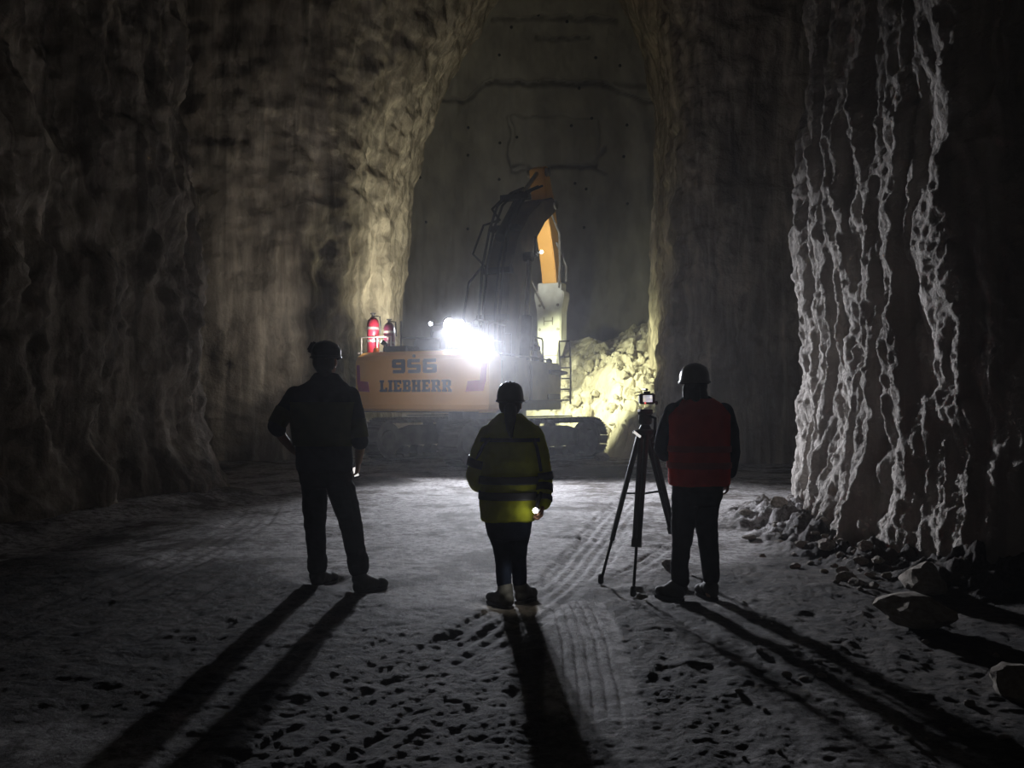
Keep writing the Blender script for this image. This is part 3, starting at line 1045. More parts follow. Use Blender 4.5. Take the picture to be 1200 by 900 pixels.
# cab
cab = MB().prism([(-0.25, 1.4), (1.55, 1.4), (1.75, 2.1), (1.35, 3.28), (-0.2, 3.30), (-0.3, 2.2)], -1.5, -0.45).build('cab', M_GREYP, ex, bevel=0.05)
MB().box(-1.40, -0.55, -0.31, -0.28, 2.3, 3.15).build('rear_window', M_GLASS, cab)
MB().box(-0.452, -0.43, 0.0, 1.2, 2.1, 3.1).build('side_window', M_GLASS, cab)
MB().box(-1.52, -1.49, 0.0, 1.2, 1.9, 3.1).build('side_window', M_GLASS, cab)
MB().box(-1.45, -0.5, -0.15, 1.3, 3.29, 3.36).build('roof_hatch', M_DARK, cab, bevel=.02)

# deck rails on the right
rail_pts = []


def rail(pts, r=0.02):
    return MB().tube(pts, r, 6).build('handrail', M_STEEL, ex)


for yy in (-2.55, -1.6):
    rail([(0.80, yy, 2.38), (0.80, yy, 3.12), (0.86, yy + .08, 3.18), (0.86, yy + .70, 3.18), (0.80, yy + .78, 3.12), (0.80, yy + .78, 2.38)])
    rail([(0.80, yy, 2.8), (0.80, yy + .78, 2.8)], .015)
rail([(1.46, -2.6, 2.44), (1.46, -1.0, 2.44), (1.46, 0.2, 2.42)], .018)
rail([(1.40, -0.5, 2.34), (1.40, -0.5, 2.86), (1.40, -0.42, 2.92), (1.40, 0.05, 2.92), (1.40, 0.12, 2.86), (1.40, 0.12, 2.34)])
rail([(0.85, -0.9, 2.34), (0.85, -0.9, 3.0), (0.92, -0.7, 3.0), (0.92, -0.7, 2.34)])
pump = MB()
pump.lathe([(0, 0), (.09, 0), (.09, .12), (.05, .16), (.05, .3), (.13, .32), (.13, .4), (.05, .42), (0, .5)], Matrix.Translation((1.12, 0.35, 2.35)), 10)
pump.build('filler_pump', M_DARK, ex)
# ladder at the front right
lad = MB()
for x in (1.46, 1.74):
    lad.tube([(x, 1.15, 1.35), (x, 1.18, 2.2), (x - .02, 1.15, 2.92)], .022, 6)
lad.tube([(1.44, 1.15, 2.92), (1.72, 1.15, 2.92)], .022, 6)
ladder = lad.build('ladder', M_STEEL, ex)
for k in range(5):
    MB().tube([(1.46, 1.16, 1.45 + .27 * k), (1.74, 1.16, 1.45 + .27 * k)], .02, 6).build('rung', M_STEEL, ladder)

# boom, seen from behind: up from the foot, then bending forward
def bar(poly_pts, widths, half):
    """side profile strip: (y, z) centreline with depth, extruded to +-half in x"""
    pts = [Vector((0, y, z)) for y, z in poly_pts]
    up_, lo_ = [], []
    for i, p in enumerate(pts):
        d_ = (pts[min(i + 1, len(pts) - 1)] - pts[max(i - 1, 0)]).normalized()
        n_ = Vector((0, -d_.z, d_.y))
        up_.append(p + n_ * widths[i] / 2)
        lo_.append(p - n_ * widths[i] / 2)
    poly = [(q.y, q.z) for q in up_] + [(q.y, q.z) for q in lo_[::-1]]
    return poly


def strip(mb, pts, widths, half):
    rings = []
    V_ = [Vector((0, y, z)) for y, z in pts]
    for i, p in enumerate(V_):
        d_ = (V_[min(i + 1, len(V_) - 1)] - V_[max(i - 1, 0)]).normalized()
        n_ = Vector((0, -d_.z, d_.y)) * widths[i] / 2
        h = half[i] if isinstance(half, (list, tuple)) else half
        rings.append([(-h, (p + n_).y, (p + n_).z), (h, (p + n_).y, (p + n_).z), (h, (p - n_).y, (p - n_).z), (-h, (p - n_).y, (p - n_).z)])
    mb.rings(rings)
    return mb


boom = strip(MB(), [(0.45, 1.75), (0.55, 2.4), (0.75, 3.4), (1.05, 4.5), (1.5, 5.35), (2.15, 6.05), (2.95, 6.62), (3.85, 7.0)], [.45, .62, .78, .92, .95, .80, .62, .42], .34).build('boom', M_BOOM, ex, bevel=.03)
MB().tube([(-.42, 0.45, 1.75), (.42, 0.45, 1.75)], .14, 14).build('foot_pin', M_DARK, boom)
MB().tube([(-.40, 3.85, 7.0), (.40, 3.85, 7.0)], .13, 14).build('tip_pin', M_STEEL, boom)
for s in (-1, 1):
    b_ = MB().tube([(s * .52, 1.0, 1.7), (s * .52, 1.28, 3.6)], .14, 12).build('lift_cylinder', M_DARK, ex)
    MB().tube([(s * .52, 1.28, 3.6), (s * .52, 1.48, 5.15)], .07, 10).build('piston_rod', M_CHROME, b_)
    MB().tube([(s * .38, 1.48, 5.15), (s * .6, 1.48, 5.15)], .13, 12).build('rod_pin', M_DARK, b_)
sc_ = MB().tube([(0, 0.72, 5.55), (0, 2.2, 6.95)], .13, 12).build('stick_cylinder', M_DARK, ex)
MB().tube([(0, 2.2, 6.95), (0, 3.38, 7.84)], .065, 10).build('piston_rod', M_CHROME, sc_)
for x0 in (-.28, -.16, .16, .28):
    pts = [(x0, 0.15, 2.4), (x0, 0.1, 3.6), (x0, 0.32, 4.8), (x0, 0.75, 5.8), (x0 * 1.2, 1.35, 6.5), (x0, 2.1, 7.0), (x0, 3.0, 7.35)]
    MB().tube(pts, .032, 6).build('hydraulic_hose', M_RUBBER, boom)
for s, pts in ((-1, [(-.45, .3, 3.0), (-.75, .2, 3.5), (-.70, .4, 4.4), (-.42, .7, 4.9)]), (-1, [(-.4, .9, 4.8), (-.78, .8, 5.2), (-.66, 1.2, 6.0), (-.36, 1.6, 6.2)]),
               (-1, [(-.36, 1.5, 6.2), (-.6, 1.6, 6.5), (-.5, 2.2, 6.95), (-.2, 2.8, 7.2)])):
    MB().tube(pts, .03, 6).build('hydraulic_hose', M_RUBBER, boom)
for y, z in ((0.5, 3.4), (0.75, 4.6), (1.25, 5.75), (1.95, 6.7)):
    MB().box(-.40, .40, y - .3, y - .05, z + .02, z + .16).build('hose_clamp', M_DARK, boom, bevel=.01)
# stick: rear lever up, then down to the breaker
stick = strip(MB(), [(3.42, 7.98), (3.58, 7.65), (3.85, 7.0), (4.1, 6.4), (4.3, 5.8), (4.45, 5.2), (4.5, 4.85)], [.34, .5, .72, .66, .55, .45, .38], .22).build('stick', M_ORANGE, ex, bevel=.025)
MB().tube([(-.32, 3.46, 7.84), (.32, 3.46, 7.84)], .12, 12).build('lever_pin', M_STEEL, stick)
bc = MB().tube([(0, 4.25, 7.0), (0, 4.85, 6.0)], .10, 12).build('bucket_cylinder', M_STEEL, ex)
MB().tube([(0, 4.85, 6.0), (0, 5.0, 5.4)], .05, 10).build('piston_rod', M_CHROME, bc)
MB().prism([(4.9, 5.5), (5.1, 5.4), (4.85, 4.75), (4.65, 4.8)], -.16, .16).build('tipping_link', M_STEEL, ex, bevel=.02)
# hoses to the breaker
for pts in ([(.30, 3.7, 6.7), (.42, 4.0, 6.2), (.40, 4.1, 5.4), (.30, 4.3, 4.7)], [(-.24, 3.2, 6.6), (-.36, 3.3, 5.7), (-.50, 3.7, 5.2), (-.34, 4.15, 4.6), (-.1, 4.2, 4.1)], [(.26, 4.2, 6.0), (.50, 4.4, 5.3), (.44, 4.5, 4.9)]):
    MB().tube(pts, .03, 6).build('breaker_hose', M_STEEL, ex)
# breaker
br = MB()
br.prism([(-.45, 4.62), (.45, 4.62), (.46, 4.45), (.38, 4.05), (.36, 3.2), (.22, 2.75), (-.22, 2.75), (-.36, 3.2), (-.38, 4.05), (-.46, 4.45)], 4.27, 4.80, axis='y')
breaker = br.build('breaker', M_WHITEP, ex, bevel=.03)
MB().box(-.36, .36, 4.31, 4.77, 4.6, 4.86).build('adapter_plate', M_WHITEP, breaker, bevel=.02)
MB().prism([(-.2, 2.76), (.2, 2.76), (.14, 2.2), (-.14, 2.2)], 4.39, 4.69, axis='y').build('nose', M_WHITEP, breaker, bevel=.02)
MB().lathe([(0, 0), (.03, 0), (.085, .3), (.085, 1.2), (0, 1.2)], Matrix.Translation((0, 4.54, 1.1)), 14).build('chisel', M_STEEL, breaker)
for x in (-.28, .28):
    for z in (4.2, 3.5):
        MB().tube([(x, 4.25, z), (x, 4.28, z)], .045, 8).build('bolt', M_STEEL, breaker)
for x in (-.16, .10):
    MB().box(x, x + .03, 4.26, 4.28, 3.62, 3.86).build('print_mark', M_STEEL, breaker)
MB().box(-.16, .12, 4.26, 4.28, 3.73, 3.76).build('print_mark', M_STEEL, breaker)
# front lamps
A5 = (0.42, 2.15, 5.30)
work_lamp(A5, .07, (-0.42, 1.95, 0.35), 170, (1.0, 1.0, 0.88), 95, .9, 30, post=-.5)
work_lamp((0.56, 2.2, 5.38), .05, (0.75, -0.45, -0.1), 12, (1.0, 1.0, 0.95), 150, 1.0, 31)
A6 = (-0.6, 1.35, 3.42)
work_lamp(A6, .07, local_dir(A6, (2.2, 25.0, 1.8)), FRONT_W, FRONT_COL, 75, .7, 30)
A7 = (1.2, 1.12, 2.42)
work_lamp(A7, .07, local_dir(A7, (3.0, 24.5, 1.6)), FRONT_W * .8, FRONT_COL, 95, .7, 30)
A8 = (-1.3, 1.35, 3.42)
work_lamp(A8, .07, local_dir(A8, (-3.6, 25.0, 5.5)), FRONT_W * .5, (1.0, 0.95, 0.72), 150, 1.0, 30)

# undercarriage
und = MB().prism([(-1.1, -.75), (1.1, -.75), (1.1, .75), (-1.1, .75)], .62, .98, axis='z').build('undercarriage', M_DUSTY, ex, bevel=.05)
und.rotation_euler = (0, 0, TR_YAW)
MB().lathe([(0, .95), (.95, .95), (.95, 1.22), (0, 1.22)], None, 28).build('slew_ring', M_DARK, ex)
pad_mb = MB()
pad_mb.box(-.31, .31, -.103, .103, 0.0, .028)
for yy in (-.085, 0.0, .085):
    pad_mb.box(-.31, .31, yy - .009, yy + .009, .028, .062)
pad_mb.box(-.12, .12, -.10, .10, -.07, 0.0)
pad_me = pad_mb.mesh('track_pad')
pad_me.materials.append(M_DUSTY)
TL, TRd = 2.02, 0.45
for s in (-1, 1):
    gx = s * 1.42
    fr = MB()
    fr.prism([(-1.9, .36), (1.9, .36), (1.9, .66), (1.2, .84), (-1.2, .84), (-1.9, .66)], gx - .17, gx + .17)
    tr = fr.build('track_frame', M_DUSTY, ex, bevel=.03)
    tr.rotation_euler = (0, 0, TR_YAW)
    per = 4 * TL + 2 * math.pi * TRd
    npad = 50
    for k in range(npad):
        t = per * k / npad
        if t < 2 * TL:
            y, z, ang = -TL + t, .52 + TRd, 0.0
        elif t < 2 * TL + math.pi * TRd:
            th = (t - 2 * TL) / TRd
            y, z, ang = TL + TRd * math.sin(th), .52 + TRd * math.cos(th), -th
        elif t < 4 * TL + math.pi * TRd:
            y, z, ang = TL - (t - 2 * TL - math.pi * TRd), .52 - TRd, math.pi
        else:
            th = (t - 4 * TL - math.pi * TRd) / TRd
            y, z, ang = -TL - TRd * math.sin(th), .52 - TRd * math.cos(th), math.pi - th
        pd = link(bpy.data.objects.new('track_pad', pad_me), tr)
        pd.location = (gx, y, z)
        pd.rotation_euler = (ang, 0, 0)
    for y0, nm in ((-TL, 'sprocket'), (TL, 'idler')):
        MB().lathe([(0, -.13), (.20, -.16), (.22, -.12), (.40, -.10), (.40, .10), (.22, .12), (.20, .16), (0, .13)], Matrix.Translation((gx, y0, .52)) @ Matrix.Rotation(math.radians(90), 4, 'Y'), 20).build(nm, M_DUSTY, tr)
    for k in range(8):
        MB().lathe([(0, -.15), (.11, -.15), (.11, .15), (0, .15)], Matrix.Translation((gx, -1.5 + k * .43, .24)) @ Matrix.Rotation(math.radians(90), 4, 'Y'), 12).build('track_roller', M_DARK, tr)
    for y0 in (-.7, .7):
        MB().lathe([(0, -.12), (.075, -.12), (.075, .12), (0, .12)], Matrix.Translation((gx, y0, .85)) @ Matrix.Rotation(math.radians(90), 4, 'Y'), 12).build('carrier_roller', M_DARK, tr)
    MB().box(gx - .36 if s < 0 else gx + .02, gx - .02 if s < 0 else gx + .36, -1.1, 1.1, 1.06, 1.085).build('track_step', M_DARK, tr)
    MB().box(gx + s * .17, gx + s * .32, 1.35, 1.75, .36, .74).build('final_guard', M_DUSTY, tr, bevel=.02)

# ------------------------------------------------------------------ people
M_SKIN = mat('skin', (0.42, 0.24, 0.17), 0.55, 0, (0.36, 0.20, 0.14), 20.0, 0.0006, 200)
M_NAVY = mat('navy_work_cloth', (0.016, 0.018, 0.026), 0.9, 0, (0.011, 0.012, 0.018), 14.0, 0.001, 160, 5, 0.1)
M_BLACKC = mat('black_trouser_cloth', (0.014, 0.014, 0.016), 0.9, 0, (0.009, 0.009, 0.011), 14.0, 0.001, 160, 5, 0.1)
M_JEANS = mat('dark_blue_denim', (0.022, 0.030, 0.055), 0.9, 0, (0.014, 0.019, 0.036), 14.0, 0.001, 160, 5, 0.1)
M_HIVIS = mat('yellow_hi_vis_cloth', (0.62, 0.66, 0.05), 0.85, 0, (0.50, 0.53, 0.04), 10.0, 0.001, 120, 5, 0.1)
M_OLIVE = mat('dull_yellow_cloth', (0.09, 0.09, 0.025), 0.85, 0, (0.065, 0.065, 0.018), 10.0, 0.001, 120, 5, 0.1)
M_VEST = mat('red_orange_vest_cloth', (0.80, 0.045, 0.03), 0.85, 0, (0.66, 0.035, 0.025), 10.0, 0.001, 120, 5, 0.1)
M_TAPE = mat('grey_reflective_tape', (0.10, 0.10, 0.115), 0.5, 0, (0.08, 0.08, 0.09), 10.0)
M_TAPER = mat('dull_red_tape', (0.45, 0.045, 0.04), 0.6, 0, (0.38, 0.04, 0.035), 10.0)
M_BOOT = mat('dark_boot_leather', (0.045, 0.042, 0.038), 0.75, 0, (0.03, 0.028, 0.026), 12.0, 0.001, 90)
M_RBOOT = mat('grey_rubber_boot', (0.075, 0.072, 0.066), 0.7, 0, (0.05, 0.048, 0.045), 9.0, 0.001, 60)
M_HAIR = mat('dark_hair', (0.015, 0.012, 0.010), 0.6, 0, (0.010, 0.008, 0.007), 60.0, 0.002, 120, 4, 0.3, (1, 1, 0.15))
M_HELM_D = mat('dark_helmet_shell', (0.055, 0.055, 0.06), 0.3, 0, (0.045, 0.045, 0.05), 8.0)
M_HELM_B = mat('black_helmet_shell', (0.02, 0.02, 0.022), 0.35, 0, (0.016, 0.016, 0.018), 8.0)
M_HELM_G = mat('grey_helmet_shell', (0.20, 0.20, 0.20), 0.3, 0, (0.16, 0.16, 0.16), 8.0)
M_BLACK = mat('black_plastic', (0.015, 0.015, 0.016), 0.5, 0, (0.010, 0.010, 0.011), 10.0)
M_EYE = mat('eye_white', (0.7, 0.7, 0.68), 0.3, 0, (0.65, 0.65, 0.62))


class Figure:
    def __init__(self, Y0):
        self.Y0 = Y0

    def pt(self, px, py, dy=0.0):
        return P(px, py, self.Y0 + dy)

    def chain(self, lst, shrink=0.0):
        return [(self.pt(px, py, dy), r - shrink) for px, py, dy, r in lst]

    def ring(self, row, off=0.0, n=28):
        py, l, r, depth, dy = row
        a, b = self.pt(l, py, dy), self.pt(r, py, dy)
        c = (a + b) / 2
        w = (b - a).length / 2 + off
        dp = depth + off
        e = 0.85      # slightly squarish
        out = []
        for k in range(n):
            t = 2 * math.pi * k / n
            ct, st = math.cos(t), math.sin(t)
            out.append(c + Vector((w * math.copysign(abs(ct) ** e, ct), dp * math.copysign(abs(st) ** e, st), 0)))
        return out

    def loft(self, mb, rows, off=0.0):
        return mb.rings([self.ring(r, off) for r in rows])

    def row_at(self, rows, py):
        ys = [r[0] for r in rows]
        return (py,) + tuple(float(np.interp(py, ys, [r[k] for r in rows])) for k in (1, 2, 3, 4))

    def band(self, name, rows, p0, p1, off, material, parent):
        """strip of cloth or tape around the trunk between two heights"""
        seq = [self.ring(self.row_at(rows, p), off) for p in np.linspace(p0, p1, 5)]
        seq += [self.ring(self.row_at(rows, p), off - 0.012) for p in np.linspace(p1, p0, 5)]
        mb = MB()
        mb.rings(seq + seq[:1], cap=False)
        return mb.build(name, material, parent, smooth=True)

    def cuff(self, name, p, q, r0, r1, material, parent):
        return MB().tube([p, q], [r0, r1], 18).build(name, material, parent, smooth=True)


def head_shapes(mb, c, fwd, s=1.0):
    """cranium, jaw, nose, brow, lips and ears, looking along fwd"""
    fwd = Vector(fwd).normalized()
    right = fwd.cross(Vector((0, 0, 1))).normalized()
    up = right.cross(fwd).normalized()
    M3 = Matrix((right, fwd, up)).transposed()

    def at(x, y, z):
        return Vector(c) + M3 @ (Vector((x, y, z)) * s)
    mb.ball(at(0, -.008, .035), .092 * s, M3, 18, 12, (.84, 1.05, .92))
    mb.ball(at(0, .022, -.045), .07 * s, M3, 16, 10, (.86, .88, 1.0))
    mb.ball(at(0, .062, -.088), .026 * s, M3, 10, 8, (1.1, .8, .8))
    mb.limb([(at(0, .088, .012), .010 * s), (at(0, .104, -.026), .015 * s)], 8)
    mb.ball(at(0, .082, .030), .03 * s, M3, 10, 8, (1.6, .6, .4))
    mb.ball(at(0, .082, -.056), .02 * s, M3, 10, 8, (1.3, .55, .45))
    for k in (-1, 1):
        mb.ball(at(k * .079, -.005, -.008), .03 * s, M3, 10, 8, (.32, .62, 1.05))
    return at


def hand_shapes(mb, wrist, d, n, t, curl=22.0, s=1.0):
    """palm, four fingers of unequal length with three bends and a thumb from the side of the palm.
    d: towards the fingers, n: the way the palm faces, t: the thumb's side"""
    d, n, t = Vector(d).normalized(), Vector(n).normalized(), Vector(t).normalized()
    n = (n - d * n.dot(d)).normalized()
    t = (t - d * t.dot(d) - n * t.dot(n)).normalized()
    wrist = Vector(wrist)
    for i, L in enumerate((.074, .083, .077, .060)):
        lat = (.030 - i * .0205) * s
        kn = wrist + d * (.090 - abs(i - 1) * .004) * s + t * lat
        mb.limb([(wrist + d * .012 * s + t * lat * .55, .015 * s), (kn, .0125 * s)], 10)
        p, a = kn, 0.0
        for j, f in enumerate((.45, .32, .23)):
            a += math.radians(curl * (0.8 + .35 * j + .12 * i))
            q = p + (d * math.cos(a) + n * math.sin(a)) * L * f * s
            mb.limb([(p, (.0098 - .0009 * j) * s), (q, (.0090 - .0009 * j) * s)], 8)
            p = q
    b = wrist + d * .028 * s + t * .026 * s
    m1 = b + (d * .62 + t * .62 + n * .35).normalized() * .045 * s
    m2 = m1 + (d * .80 + t * .15 + n * .55).normalized() * .034 * s
    mb.limb([(b, .015 * s), (m1, .0115 * s), (m2, .0092 * s)], 8)


def helmet(f, c, rx, ry, h, material, parent, fwd=(0, 1, 0), ridge=True):
    """hard hat: shell with rim, front peak, top ridges, chin strap band"""
    fwd = Vector(fwd).normalized()
    ang = math.atan2(-fwd.x, fwd.y)
    Mx = Matrix.Translation(c) @ Matrix.Rotation(ang, 4, 'Z') @ Matrix.Diagonal((rx, ry, h, 1))
    prof = [(1.07, -.02), (1.08, .03), (1.0, .08), (.985, .30), (.93, .55), (.80, .78), (.58, .92), (.30, .985), (0, 1.0)]
    prof += [(.28, .95), (.55, .88), (.76, .74), (.89, .52), (.945, .29), (.96, .02), (1.05, -.05), (1.07, -.02)]
    mb = MB()
    rings = [[Mx @ Vector((max(r, 1e-3) * math.cos(2 * math.pi * k / 32), max(r, 1e-3) * math.sin(2 * math.pi * k / 32), z)) for k in range(32)] for r, z in prof]
    mb.rings(rings, cap=False)
    o = mb.build('helmet', material, parent, smooth=True)
    pk = MB()
    pts_o = [(math.cos(a_), math.sin(a_)) for a_ in np.linspace(math.radians(35), math.radians(145), 13)]
    top = [Mx @ Vector((x * 1.0, y * 1.0, .06)) for x, y in pts_o] + [Mx @ Vector((x * 1.05, y * 1.05 + .22 * max(0, y - .5), -.02)) for x, y in pts_o][::-1]
    bot = [v - Vector((0, 0, .008)) for v in top]
    n = len(top)
    pk.add(top + bot, [tuple(range(n)), tuple(range(n, 2 * n))[::-1]] + [(i, (i + 1) % n, n + (i + 1) % n, n + i) for i in range(n)])
    pk.build('peak', material, o)
    if ridge:
        for xo in (-.28, 0, .28):
            pts = [Mx @ Vector((xo, y, math.sqrt(max(0.0, 1 - (xo * .95) ** 2 - (y * .97) ** 2)) * 1.0 + .01)) for y in np.linspace(-.72, .72, 11)]
            MB().tube(pts, .007, 6).build('ridge', material, o, smooth=True)
    MB().rings([[Mx @ Vector((r_ * math.cos(2 * math.pi * k / 28), r_ * math.sin(2 * math.pi * k / 28), z)) for k in range(28)] for r_, z in ((.93, -.10), (.955, .1), (.90, .1), (.88, -.10), (.93, -.10))], cap=False).build('headband', M_BLACK, o, smooth=True)
    return o


def boot(name, heel, toe, ankle, material, parent, shaft=.055, w=1.0):
    """boot from the sole's heel and toe points on the floor and the ankle point above"""
    heel, toe = Vector((heel[0], heel[1], 0)), Vector((toe[0], toe[1], 0))
    d_ = (toe - heel)
    L = d_.length
    d_.normalize()
    sd_ = Vector((d_.y, -d_.x, 0))
    up = Vector((0, 0, 1))
    mb = MB()
    M3 = Matrix((d_, sd_, up)).transposed()
    hc = heel + d_ * .052
    mb.ball(hc + up * .062, .05 * w, M3, 14, 10, (1.0, .78, 1.0))
    mb.ball(heel + d_ * L * .52 + up * .058, .055 * w, M3, 14, 10, (1.35, .76, .82))
    mb.ball(heel + d_ * (L - .062) + up * .050, .052 * w, M3, 14, 10, (1.15, .95, .78))
    mb.limb([(Vector(ankle), shaft), (hc + d_ * .025 + up * .10, shaft * .95), (hc + d_ * .03 + up * .065, .045)], 14)
    mb.limb([(hc + d_ * .04 + up * .10, shaft * .85), (heel + d_ * L * .60 + up * .065, .040)], 12)
    o = mb.solid(name, material, parent, .007, 4, .0015, 22.0, 5)
    out = []
    for k in range(24):
        t = 2 * math.pi * k / 24
        x = math.cos(t)
        wid = (.040 + .010 * (x + 1) / 2) * w - .008 * max(0, -x) * 0
        out.append(heel + d_ * (L / 2 + (L / 2) * math.copysign(abs(x) ** .75, x)) + sd_ * wid * math.copysign(abs(math.sin(t)) ** .7, math.sin(t)))
    so = MB().rings([[p + up * .002 for p in out], [p + up * .026 for p in out]])
    so.build('sole', M_RUBBER, o)
    return o


def gp(px, py):
    Y = FPX * CAMZ / (py - HORIZON)
    return ((px - 600) / FPX * Y, Y)


def eyes(at, parent):
    for k in (-1, 1):
        MB().ball(at(k * .031, .079, .006), .0115, None, 10, 8).build('eye', M_EYE, parent, smooth=True)


def spot_lamp(name, loc, aim, watts, colour, size, parent, blend=.6, soft=.01):
    L = bpy.data.lights.new(name, 'SPOT')
    L.energy = watts
    L.color = colour
    L.spot_size = math.radians(size)
    L.spot_blend = blend
    L.shadow_soft_size = soft
    lo = link(bpy.data.objects.new(name, L), parent)
    lo.location = loc
    lo.rotation_euler = Vector(aim).to_track_quat('-Z', 'Y').to_euler()
    return lo


# ---- man on the left, hand on hip
f = Figure(6.52)
J_ROWS = [(439, 370, 395, .080, .0), (447, 364, 400, .088, 0), (454, 350, 409, .10, 0), (461, 341, 416, .115, 0), (475, 340, 417, .13, 0), (500, 345, 412, .13, 0), (520, 347, 411, .125, 0), (540, 348, 412, .125, 0), (551, 349, 412, .125, 0)]
T_ROWS = [(538, 351, 410, .118, 0), (550, 351, 411, .12, 0), (562, 352, 412, .115, .01), (570, 356, 411, .10, .02)]
ARM_L = [(346, 464, 0, .066), (333, 482, -.04, .062), (323, 500, -.08, .056)]
FORE_L = [(323, 500, -.08, .046), (332, 514, -.03, .042), (344, 528, .03, .032)]
ARM_R = [(411, 464, 0, .066), (417, 488, -.01, .06), (421, 510, -.02, .055)]
FORE_R = [(421, 510, -.02, .046), (422, 525, .02, .042), (420, 541, .06, .031)]
LEG_L = [(369, 562, .03, .096), (369, 590, .06, .088), (369, 618, .09, .074), (371, 642, .13, .066), (372, 660, .15, .062)]
LEG_R = [(396, 562, 0, .098), (405, 590, -.01, .095), (412, 618, -.02, .076), (416, 642, -.03, .068), (419, 660, -.03, .066)]
mb = MB()
head_c = f.pt(382, 424)
at = head_shapes(mb, head_c, (.25, 1, 0), 1.06)
mb.limb([(head_c + Vector((0, -.01, -.03)), .056), (f.pt(382, 445), .070), (f.pt(382, 456), .078)], 14)
f.loft(mb, J_ROWS[2:], -.02)
f.loft(mb, T_ROWS, -.02)
for ch, sh in ((ARM_L, .014), (FORE_L, .006), (ARM_R, .014), (FORE_R, .004), (LEG_L, .014), (LEG_R, .014)):
    mb.limb(f.chain(ch, sh), 12)
mb.limb([(f.pt(372, 668, .15), .045), (f.pt(371, 680, .15), .04)], 10)
mb.limb([(f.pt(420, 668, -.03), .045), (f.pt(421, 685, -.05), .04)], 10)
hand_shapes(mb, f.pt(344, 528, .03), (.55, .35, -.45), (.8, -.2, .5), (.2, .9, .3), 16)
hand_shapes(mb, f.pt(420, 541, .06), (-.12, .15, -1), (-1, .1, .1), (-.1, 1, .1), 34)
man = mb.solid('person', M_SKIN, None, .0055, 3, decimate=.5)
tag(man, 'person in dark work jacket and black trousers standing with a hand on the hip', 'person')
eyes(at, man)
mb = MB()
f.loft(mb, J_ROWS)
mb.limb(f.chain(ARM_L) + [(f.pt(326, 503, -.07), .056)], 14)
mb.limb(f.chain(ARM_R) + [(f.pt(421, 517, -.01), .056)], 14)
jk = mb.solid('jacket', M_NAVY, man, .008, 5, .006, 8.0, 3, inflate=.007)
f.band('back_panel', J_ROWS, 471, 522, .024, M_OLIVE, jk)
f.cuff('sleeve_band', f.pt(334, 481, -.04), f.pt(324, 498, -.08), .077, .071, M_OLIVE, jk)
f.cuff('sleeve_band', f.pt(418, 492, -.01), f.pt(421, 513, -.02), .073, .071, M_OLIVE, jk)
mb = MB()
f.loft(mb, T_ROWS)
mb.limb(f.chain(LEG_L), 14)
mb.limb(f.chain(LEG_R), 14)
mb.limb([(f.pt(372, 656, .15), .071), (f.pt(372, 664, .15), .068)], 14)
mb.limb([(f.pt(419, 656, -.03), .075), (f.pt(420, 665, -.04), .070)], 14)
mb.solid('trousers', M_BLACKC, man, .008, 5, .004, 10.0, 8, fstretch=(1, 1, 1.6), inflate=.007)
boot('boot', gp(367, 691), gp(393, 682), f.pt(371, 674, .15), M_BOOT, man, .06, 1.15)
boot('boot', gp(415, 698), gp(453, 690), f.pt(421, 678, -.05), M_BOOT, man, .06, 1.15)
hl = helmet(f, f.pt(382, 419), .108, .135, .125, M_HELM_B, man, (.25, 1, 0))
hc = f.pt(382, 414)
MB().rings([[hc + Vector((.112 * k_ * math.cos(t_), .140 * k_ * math.sin(t_), z_)) for t_ in np.linspace(0, 2 * math.pi, 29)[:-1]] for k_, z_ in ((1, -.02), (1, .025), (.93, .025), (.93, -.02), (1, -.02))], cap=False).build('goggle_strap', M_BLACK, hl, smooth=True)
MB().box(-.036, .036, -.04, .05, -.045, .045, Matrix.Translation(f.pt(368, 408, .03)) @ Matrix.Rotation(.5, 4, 'Y')).build('head_torch', M_BLACK, hl, bevel=.012)
MB().box(-.01, .012, -.02, .02, -.022, .022, Matrix.Translation(f.pt(397.5, 411, .03))).build('clip', M_WHITEP, hl, bevel=.004)
mb = MB()
mb.ball(head_c + Vector((-.01, -.022, .0)), .094, None, 18, 12, (.92, .92, 1.0))
mb.limb([(f.pt(378, 430, -.05), .055), (f.pt(382, 438, -.05), .05)], 12)
mb.solid('hair', M_HAIR, man, .007, 3, .002, 30.0, 63)
# lit phone in his right hand
ph_c = f.pt(416.5, 553, .055)
Mx = Matrix.Translation(ph_c) @ Matrix.Rotation(math.radians(-14), 4, 'Y') @ Matrix.Rotation(math.radians(35), 4, 'Z')
phone = MB().box(-.026, .026, -.004, .004, -.048, .048, Mx).build('mobile_phone', M_BLACK, None, bevel=.003)
tag(phone, 'small lit phone held in the lowered right hand of the man on the left', 'phone')
MB().box(-.019, .019, -.0058, -.0045, -.034, .036, Mx).build('screen', glow('phone_screen', (1.0, .97, .95), .9), phone)

# ---- woman in the middle
f = Figure(6.04)
J_ROWS = [(486, 586, 611, .075, .0), (493, 580, 617, .085, 0), (499, 573, 624, .10, 0), (507, 567, 631, .12, 0), (520, 563, 633, .135, 0), (545, 564, 631, .14, 0), (570, 564, 630, .145, 0), (592, 563, 629, .145, 0), (609, 565, 626, .14, 0)]
T_ROWS = [(596, 569, 623, .125, 0), (608, 569, 623, .13, 0), (620, 571, 621, .12, 0), (630, 574, 619, .10, 0)]
ARM_L = [(573, 510, 0, .062), (563, 532, -.01, .063), (557, 554, .0, .062), (562, 565, .09, .056), (570, 570, .19, .046)]
ARM_R = [(625, 510, 0, .062), (633, 535, -.01, .060), (637, 560, -.01, .056), (637, 588, -.08, .046)]
LEG_L = [(585, 622, 0, .084), (588, 640, .01, .060), (590, 658, .02, .052), (591, 682, .02, .047)]
LEG_R = [(608, 622, .02, .080), (608, 640, .05, .056), (608, 658, .08, .049), (609, 681, .10, .045)]
mb = MB()
